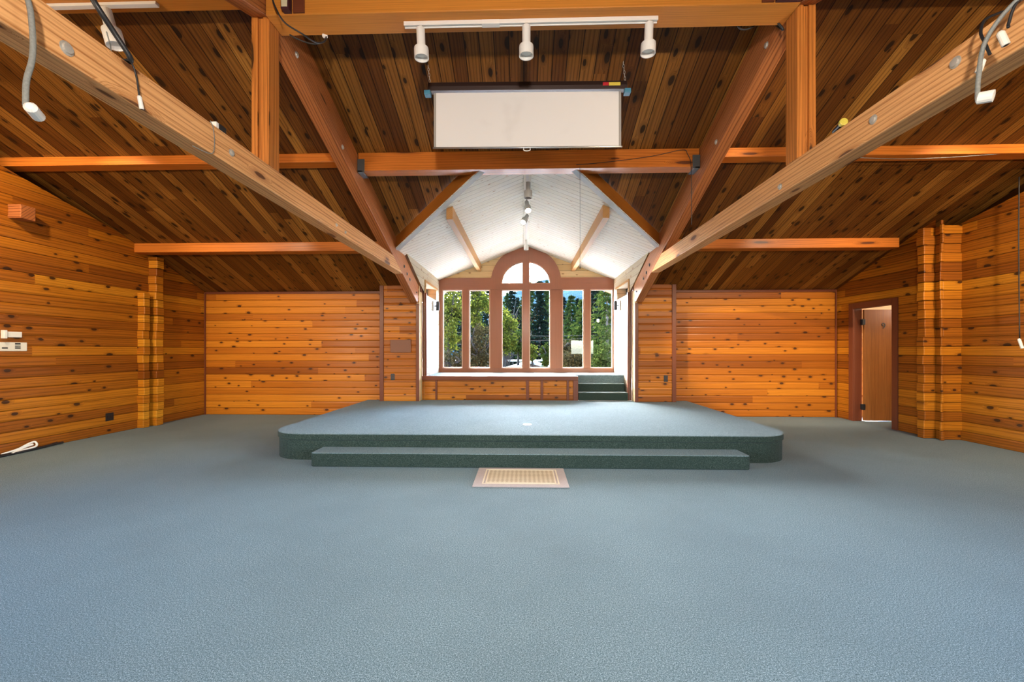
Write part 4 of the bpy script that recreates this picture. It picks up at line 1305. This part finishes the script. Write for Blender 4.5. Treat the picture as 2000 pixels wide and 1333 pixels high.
def card(bm, c, sx, sy, rnd):
    a = V((rnd.gauss(0, 1), rnd.gauss(0, 1), rnd.gauss(0, 1))).normalized()
    b = a.orthogonal().normalized()
    if rnd.random() < 0.5: b = a.cross(b)
    c = V(c)
    vs = [bm.verts.new(c + a * (sx * i) + b * (sy * j)) for i, j in ((-1, 0), (0, -1), (1, 0), (0, 1))]
    bm.faces.new(vs)
def conifer(px, d, topy, rad, mat, label, seed, cards=1500, baseZ=-2.6, name='conifer', size=0.16, droop=0.35):
    rnd = random.Random(seed)
    c = P(px, 684, d); x, y = c.x, c.y
    H = 1.28 + (684 - topy) * d / 815 - baseZ
    t = empty(name, (x, y, baseZ)); tag(t, label, 'tree', 'conifers outside the window', 'thing')
    bm = BM(); tube(bm, [(x, y, baseZ), (x, y, baseZ + H * .5), (x, y, baseZ + H)], [0.03 * H * .6, 0.018 * H * .6, 0.01], 8)
    build('trunk', bm, M['bark'], t)
    bm = BM()
    lv = int(H / 0.30)
    per = max(6, int(cards / (lv * 7)))
    for k in range(lv):
        f = k / lv
        z = baseZ + H * (0.08 + 0.92 * f)
        rr = rad * (1 - f) ** 0.8 * rnd.uniform(0.75, 1.1) + 0.06
        for j in range(7):
            a = rnd.uniform(0, 2 * math.pi)
            L = rr * rnd.uniform(0.7, 1.12)
            for q in range(per):
                s_ = (q + rnd.random()) / per
                w = 0.16 * L * (1 - s_ * .5)
                p = (x + math.cos(a) * L * s_ + rnd.gauss(0, w), y + math.sin(a) * L * s_ + rnd.gauss(0, w), z - droop * L * s_ * s_ + 0.12 * L * s_ + rnd.gauss(0, 0.05))
                card(bm, p, size * rnd.uniform(.6, 1.2), size * 0.32 * rnd.uniform(.7, 1.3), rnd)
    build('foliage', bm, M[mat], t)
def leafy(px, d, py, rpx, rz, mat, label, seed, cards=2500, size=0.07, name='shrub', branch=True, cat='shrub'):
    rnd = random.Random(seed)
    c = P(px, py, d); x, y, z = c
    r = rpx * d / 815
    h = rz * d / 815
    t = empty(name, (x, y, -2.6)); tag(t, label, cat, 'leafy plants outside the window', 'thing')
    if branch:
        bm = BM()
        for k in range(9):
            a = rnd.uniform(0, 6.28); e = V((x + math.cos(a) * r * .8, y + math.sin(a) * r * .8, z + rnd.uniform(-.2, .95) * h))
            m = V((x, y, z - h * .5)).lerp(e, .5) + V((rnd.gauss(0, .1), rnd.gauss(0, .1), .1))
            tube(bm, smooth_path([(x + rnd.gauss(0, .08), y, -2.7), (x, y, min(z - h * .6, z)), m, e], 4), [0.05] * 4 + [0.035] * 4 + [0.02] * 4 + [0.008], 6)
        build('branches', bm, M['barebark'], t)
    bm = BM()
    cl = []
    for k in range(60):
        u = V((rnd.gauss(0, 1), rnd.gauss(0, 1), rnd.gauss(0, 1))).normalized() * rnd.random() ** 0.4
        cl.append((x + u.x * r, y + u.y * r, z + u.z * h))
    for k in range(cards):
        q = rnd.choice(cl); g = 0.16 * r
        card(bm, (q[0] + rnd.gauss(0, g), q[1] + rnd.gauss(0, g), q[2] + rnd.gauss(0, g)), size * rnd.uniform(.6, 1.3), size * .6 * rnd.uniform(.6, 1.2), rnd)
    build('foliage', bm, M[mat], t)
leafy(876, 15.0, 612, 36, 75, 'leafY', 'yellow green leafy tree filling the leftmost window light', 1, 4200, 0.06, 'leafy_tree', cat='tree')
leafy(930, 16.5, 592, 30, 52, 'leafY', 'yellow green leafy tree crown behind the second window light', 2, 3000, 0.06, 'leafy_tree', cat='tree')
leafy(935, 14.6, 685, 30, 50, 'leafN', 'brown twiggy shrub low behind the second window light', 3, 3600, 0.045)
leafy(880, 14.2, 715, 34, 26, 'leafN', 'low dark shrub at the foot of the leftmost window light', 4, 1500, 0.05)
leafy(985, 18.5, 650, 26, 42, 'leafY', 'sunlit yellow shrub behind the third window light', 5, 3600, 0.06)
leafy(1012, 19.5, 672, 18, 26, 'leafB', 'bright green shrub beside the sunlit yellow one', 6, 2000, 0.06)
leafy(1066, 17.0, 697, 12, 22, 'leafB', 'round clipped green shrub right of the shed roof', 7, 2400, 0.05)
leafy(1040, 19.0, 690, 11, 16, 'leafY', 'small yellow shrub left of the round green one', 8, 900, 0.05)
leafy(1122, 15.5, 706, 30, 22, 'leafN', 'brown shrub at the foot of the fifth window light', 9, 3000, 0.045)
leafy(1115, 21.0, 678, 26, 10, 'leafN', 'pale brown hedge behind the fifth window light', 10, 1800, 0.05, 'hedge')
leafy(1176, 14.5, 706, 26, 30, 'leafB', 'dense green shrub at the foot of the rightmost window light', 11, 2600, 0.05)
conifer(1000, 30, 556, 2.0, 'leafD', 'dark conifer behind the third window light', 20, 2600)
conifer(1022, 38, 575, 2.4, 'leafG', 'distant green conifer between the third and fourth window lights', 21, 2200)
conifer(1054, 27, 545, 1.55, 'leafD', 'tall dark conifer filling the fourth window light', 22, 4200)
conifer(1037, 34, 548, 1.8, 'leafG', 'green conifer left of the tall dark one', 23, 2600)
conifer(1078, 40, 560, 2.0, 'leafG', 'slim conifer right of the tall dark one', 24, 2000)
conifer(1101, 42, 578, 2.3, 'leafD', 'dark conifer at the left of the fifth window light', 25, 2400)
conifer(1116, 33, 574, 2.2, 'leafG', 'mid green conifer in the middle of the fifth window light', 26, 3200)
conifer(1138, 27, 580, 2.3, 'leafB', 'bright green conifer between the fifth and sixth window lights', 27, 3400)
conifer(1160, 24, 540, 1.8, 'leafD', 'dark conifer at the left of the rightmost window light', 28, 2600)
conifer(1186, 17, 520, 2.1, 'leafB', 'near bright green conifer filling the rightmost window light', 29, 4600, size=0.11)
conifer(905, 26, 535, 2.6, 'leafD', 'dark conifer behind the yellow green leafy trees', 30, 2600)
conifer(955, 28, 545, 2.0, 'leafD', 'dark conifer behind the post between the second and third window lights', 31, 2000)
conifer(1068, 95, 548, 4.0, 'leafG', 'faraway conifer tip showing in the round head of the window', 32, 1500, size=0.4)
kk = 40
for px, d, ty, mt_, lab in ((850, 48, 555, 'leafD', 'faraway dark conifer at the left edge of the window'), (878, 44, 548, 'leafG', 'faraway green conifer behind the leftmost window light'),
        (902, 50, 552, 'leafD', 'faraway dark conifer behind the post beside the second window light'), (925, 46, 560, 'leafG', 'faraway green conifer behind the second window light'),
        (948, 52, 572, 'leafD', 'faraway dark conifer at the right of the second window light'), (972, 48, 562, 'leafG', 'faraway conifer behind the third window post'),
        (990, 56, 570, 'leafG', 'faraway green conifer behind the third window light'), (1012, 58, 580, 'leafD', 'faraway dark conifer right of the third window light'),
        (1088, 55, 572, 'leafD', 'faraway dark conifer behind the fifth window post'), (1110, 60, 588, 'leafG', 'faraway green conifer behind the fifth window light'),
        (1128, 56, 582, 'leafD', 'faraway dark conifer at the right of the fifth window light'), (1150, 50, 570, 'leafG', 'faraway green conifer behind the sixth window post'),
        (1172, 46, 556, 'leafD', 'faraway dark conifer behind the rightmost window light'), (1200, 44, 550, 'leafG', 'faraway green conifer at the right edge of the window')):
    conifer(px, d, ty, 2.6, mt_, lab, kk, 1700, size=0.26); kk += 1
# bare tree
rnd = random.Random(5)
t = empty('bare_tree', P(992, 700, 20)); tag(t, 'bare pale branches rising behind the third window light', 'tree', kind='thing')
bm = BM()
for k in range(7):
    e = P(1003 + rnd.uniform(-10, 14), 585 + 12 * k, 20); s0 = P(988 + k, 715, 20)
    tube(bm, smooth_path([s0, s0.lerp(e, .45) + V((rnd.gauss(0, .15), 0, .1)), e], 5), [0.03] * 5 + [0.018] * 5 + [0.006], 6)
build('branches', bm, M['barebark'], t)
# shed roof below the window
rf = empty('shed', P(1035, 722, 21)); tag(rf, 'small shed below the window with a pale gable roof', 'shed', kind='thing')
c = P(1038, 707, 19)
bm = BM()
w, L, dz = 1.45, 3.2, 0.42
prism(bm, [(c.x - w, c.z - dz), (c.x, c.z), (c.x + w, c.z - dz), (c.x + w, c.z - dz - 0.09), (c.x, c.z - 0.09), (c.x - w, c.z - dz - 0.09)], 'y', c.y, c.y + L)
build('roof', bm, M['shedroof'], rf)
bm = BM(); prism(bm, [(c.x - w * .9, -2.6), (c.x + w * .9, -2.6), (c.x + w * .9, c.z - dz), (c.x, c.z - .1), (c.x - w * .9, c.z - dz)], 'y', c.y + .15, c.y + L - .1)
build('wall', bm, M['bark'], rf)
c2 = P(1020, 704, 24)
bm = BM(); box(bm, c2.x - 1.7, c2.x + 1.6, c2.y, c2.y + 1.2, c2.z - 0.08, c2.z)
tag(build('carport_roof', bm, M['shedroof'], loc=c2), 'long flat pale roof edge behind the shed', 'roof', kind='thing')
bm = BM(); box(bm, c2.x - 1.6, c2.x - 1.5, c2.y + .5, c2.y + .6, -2.7, c2.z - .08); box(bm, c2.x + 1.4, c2.x + 1.5, c2.y + .5, c2.y + .6, -2.7, c2.z - .08)
pp = build('post', bm, M['bark'], bpy.data.objects['carport_roof'])
for k, (y0, y1, lab) in enumerate(((646, 650, 'topmost power line across the conifers'), (656, 652, 'second power line from the top across the conifers'), (668, 676, 'third power line from the top crossing the dark conifer'), (681, 684, 'lowest power line crossing the dark conifer'))):
    a = P(820, y0 + (4 if k % 2 else -2), 23); b = P(1260, y1, 23)
    bm = BM()
    pts = [a.lerp(b, i / 14) - V((0, 0, 0.28 * math.sin(math.pi * i / 14))) for i in range(15)]
    tube(bm, pts, 0.012, 5)
    tag(build('power_line', bm, M['barebark'], smooth=True, loc=a), lab, 'power line', 'power lines', 'thing')

# ------------------------------------------------------------------ camera
cam = bpy.data.cameras.new('camera')
cam.sensor_width = 36.0
cam.lens = 815.0 / 2000 * 36.0
cam.shift_y = 17.5 / 2000
cam.clip_start = 0.05
cam.clip_end = 600
co = bpy.data.objects.new('camera', cam)
co.location = (0, 0, 1.28)
co.rotation_euler = (math.pi / 2, 0, math.radians(1.617))
COL.objects.link(co)
SC.camera = co

# ------------------------------------------------------------------ light
w = bpy.data.worlds.new('world'); SC.world = w
w.use_nodes = True
nt = w.node_tree; nt.nodes.clear()
out = nt.nodes.new('ShaderNodeOutputWorld'); bg = nt.nodes.new('ShaderNodeBackground')
sky = nt.nodes.new('ShaderNodeTexSky')
sky.sky_type = 'NISHITA'
sky.sun_disc = False
sky.sun_elevation = math.radians(42)
sky.sun_rotation = math.radians(-22)
sky.air_density = 1.0; sky.dust_density = 1.6; sky.ozone_density = 1.2
hs_ = nt.nodes.new('ShaderNodeHueSaturation'); hs_.inputs['Saturation'].default_value = 0.95
nt.links.new(sky.outputs[0], hs_.inputs['Color']); nt.links.new(hs_.outputs[0], bg.inputs[0]); nt.links.new(bg.outputs[0], out.inputs[0])
bg.inputs[1].default_value = SKY

def lamp(kind, name, loc, col, energy, target=None, **k):
    l = bpy.data.lights.new(name, kind)
    l.color = col; l.energy = energy
    for a, b in k.items(): setattr(l, a, b)
    o = bpy.data.objects.new(name, l); COL.objects.link(o)
    o.location = loc
    if target is not None:
        o.rotation_euler = (V(target) - V(loc)).to_track_quat('-Z', 'Y').to_euler()
    return o
sun = lamp('SUN', 'sun', (-4, 16, 12), (1.0, 0.93, 0.82), SUN, None, angle=math.radians(0.6))
sun.rotation_euler = V((0.42, -1.0, -1.15)).to_track_quat('-Z', 'Y').to_euler()
# portals help the sky light find the windows
def portal(name, loc, target, sx, sy):
    o = lamp('AREA', name, loc, (1, 1, 1), 1.0, target, shape='RECTANGLE', size=sx, size_y=sy)
    o.data.cycles.is_portal = True
portal('bay_portal', (AX0, YW + 0.2, 1.72), (AX0, 0, 1.72), 3.8, 1.95)
portal('left_portal', (XL - 0.12, 0.45, 1.52), (0, 0.45, 1.52), 2.9, 1.55)
portal('right_portal', (XRN + 0.12, 0.45, 1.52), (0, 0.45, 1.52), 2.9, 1.55)
portal('rear_portal', (2.9, YREAR - 0.1, 1.44), (2.9, 5, 1.44), 1.08, 0.68)

# added fill: unseen strip lamps on the rear slope, behind the viewer
warm = (1.0, 0.80, 0.56)
warm2 = (1.0, 0.90, 0.78)
for x in (-5.3, -3.95, 4.0, 5.35):
    y = -0.55
    z = zc(y) - 0.16
    o = empty('fill_strip', (x, y, z)); tag(o, 'added strip lamp for fill light under the rear roof slope', 'ceiling lamp', 'added strip lamps', 'thing')
    bm = BM(); box(bm, x - 0.6, x + 0.6, y - 0.09, y + 0.09, z, z + 0.06)
    build('lamp_body', bm, M['white'], o, bevel=0.004)
    bm = BM(); box(bm, x - 0.01, x + 0.01, y - .01, y + .01, z + 0.06, zc(y))
    build('stem', bm, M['white'], o)
    lamp('AREA', 'strip_fill', (x, y + 0.105, z + 0.02), warm, STRIP, (x, y + 2.2, z + 0.02), shape='RECTANGLE', size=1.15, size_y=0.16, spread=math.radians(105))
# added flood lamp, unseen frontal fill, in the middle of the rear slope
o = empty('fill_flood_lamp', (0.1, -0.95, 2.4)); tag(o, 'square flood lamp added on the rear roof slope as frontal fill', 'flood lamp', kind='thing')
bm = BM(); box(bm, -0.02, 0.22, -1.06, -0.96, 2.28, 2.52); build('lamp_body', bm, M['grey'], o, bevel=0.006)
bm = BM(); box(bm, 0.09, 0.11, -1.02, -1.0, 2.52, zc(-1.01)); build('stem', bm, M['grey'], o)
lamp('AREA', 'flood_fill', (0.1, -0.95, 2.4), warm2, FLOOD, (0.1, 5, 2.95), shape='SQUARE', size=0.22)
# track lamps; first spot added for the patch on the right back wall
for (p, tgt, e, ang) in ((heads[3], (5.1, 8.1, 0.85), SPOT * 6.5, 17), (heads[4], (-4.6, 8.1, 1.3), SPOT * 0.5, 60)):
    lamp('SPOT', 'track_spot', p + (V(tgt) - p).normalized() * 0.05, warm, e, tgt, spot_size=math.radians(ang), spot_blend=0.45, shadow_soft_size=0.05)
for s_, x in ((-1, -5.2), (1, 5.3)):  # unseen outer tracks added to wash the walls with light
    t2 = empty('track_light', (x, 3.28, 4.08)); tag(t2, 'added unseen outermost lamp track on the %s end of the ridge' % ('left' if s_ < 0 else 'right'), 'track light', 'track lights', 'thing')
    bm = BM(); box(bm, x - 0.6, x + 0.4, 3.26, 3.30, 4.055, 4.079)
    build('track', bm, M['white'], t2, bevel=0.002)
    p = lamp_head(t2, (x, 3.28, 4.058), (-s_ * 0.2, 0.7, -0.6), 0.15, 0.13, 0.04, 0.065)
    lamp('SPOT', 'track_spot', p + V((0, .03, -.03)), warm, SPOT * WASH * 0.9, (s_ * 4.3, 8.1, 1.2), spot_size=math.radians(52), spot_blend=0.9, shadow_soft_size=0.06)
    q = lamp_head(t2, (x - s_ * 0.2, 3.28, 4.058), (s_ * 0.8, 0.3, -0.6), 0.15, 0.13, 0.04, 0.065)
    lamp('SPOT', 'track_spot', q + V((s_ * .03, .02, -.03)), warm, SPOT * WASH * 0.7, (s_ * 6.2, 5.2, 1.7), spot_size=math.radians(110), spot_blend=0.9, shadow_soft_size=0.06)
for p in heads[:3]:
    lamp('SPOT', 'track_spot', p - V((0, 0, 0.03)), warm, SPOT * 0.15, p - V((0, -0.25, 3)), spot_size=math.radians(85), spot_blend=0.6, shadow_soft_size=0.05)
for p, d_ in ((L1, (0.10, -0.55, -0.8)), (L2, (-0.32, -0.6, -0.7))):
    lamp('SPOT', 'bay_spot', p + V(d_).normalized() * 0.03, warm, SPOT * 0.06, p + V(d_), spot_size=math.radians(75), spot_blend=0.6, shadow_soft_size=0.04)
lamp('POINT', 'side_room_lamp', (7.2, 7.2, 2.1), (1, 0.95, 0.85), 35, None, shadow_soft_size=0.15)

SC.view_settings.view_transform = 'Standard'
SC.view_settings.look = 'None'
SC.view_settings.gamma = 1.0
SC.view_settings.use_curve_mapping = False
SC.view_settings.exposure = EXPO
cy = SC.cycles
cy.max_bounces = 8; cy.diffuse_bounces = 5; cy.glossy_bounces = 3; cy.transparent_max_bounces = 12; cy.transmission_bounces = 3
cy.sample_clamp_indirect = 6.0
cy.use_denoising = True
cy.caustics_reflective = False; cy.caustics_refractive = False
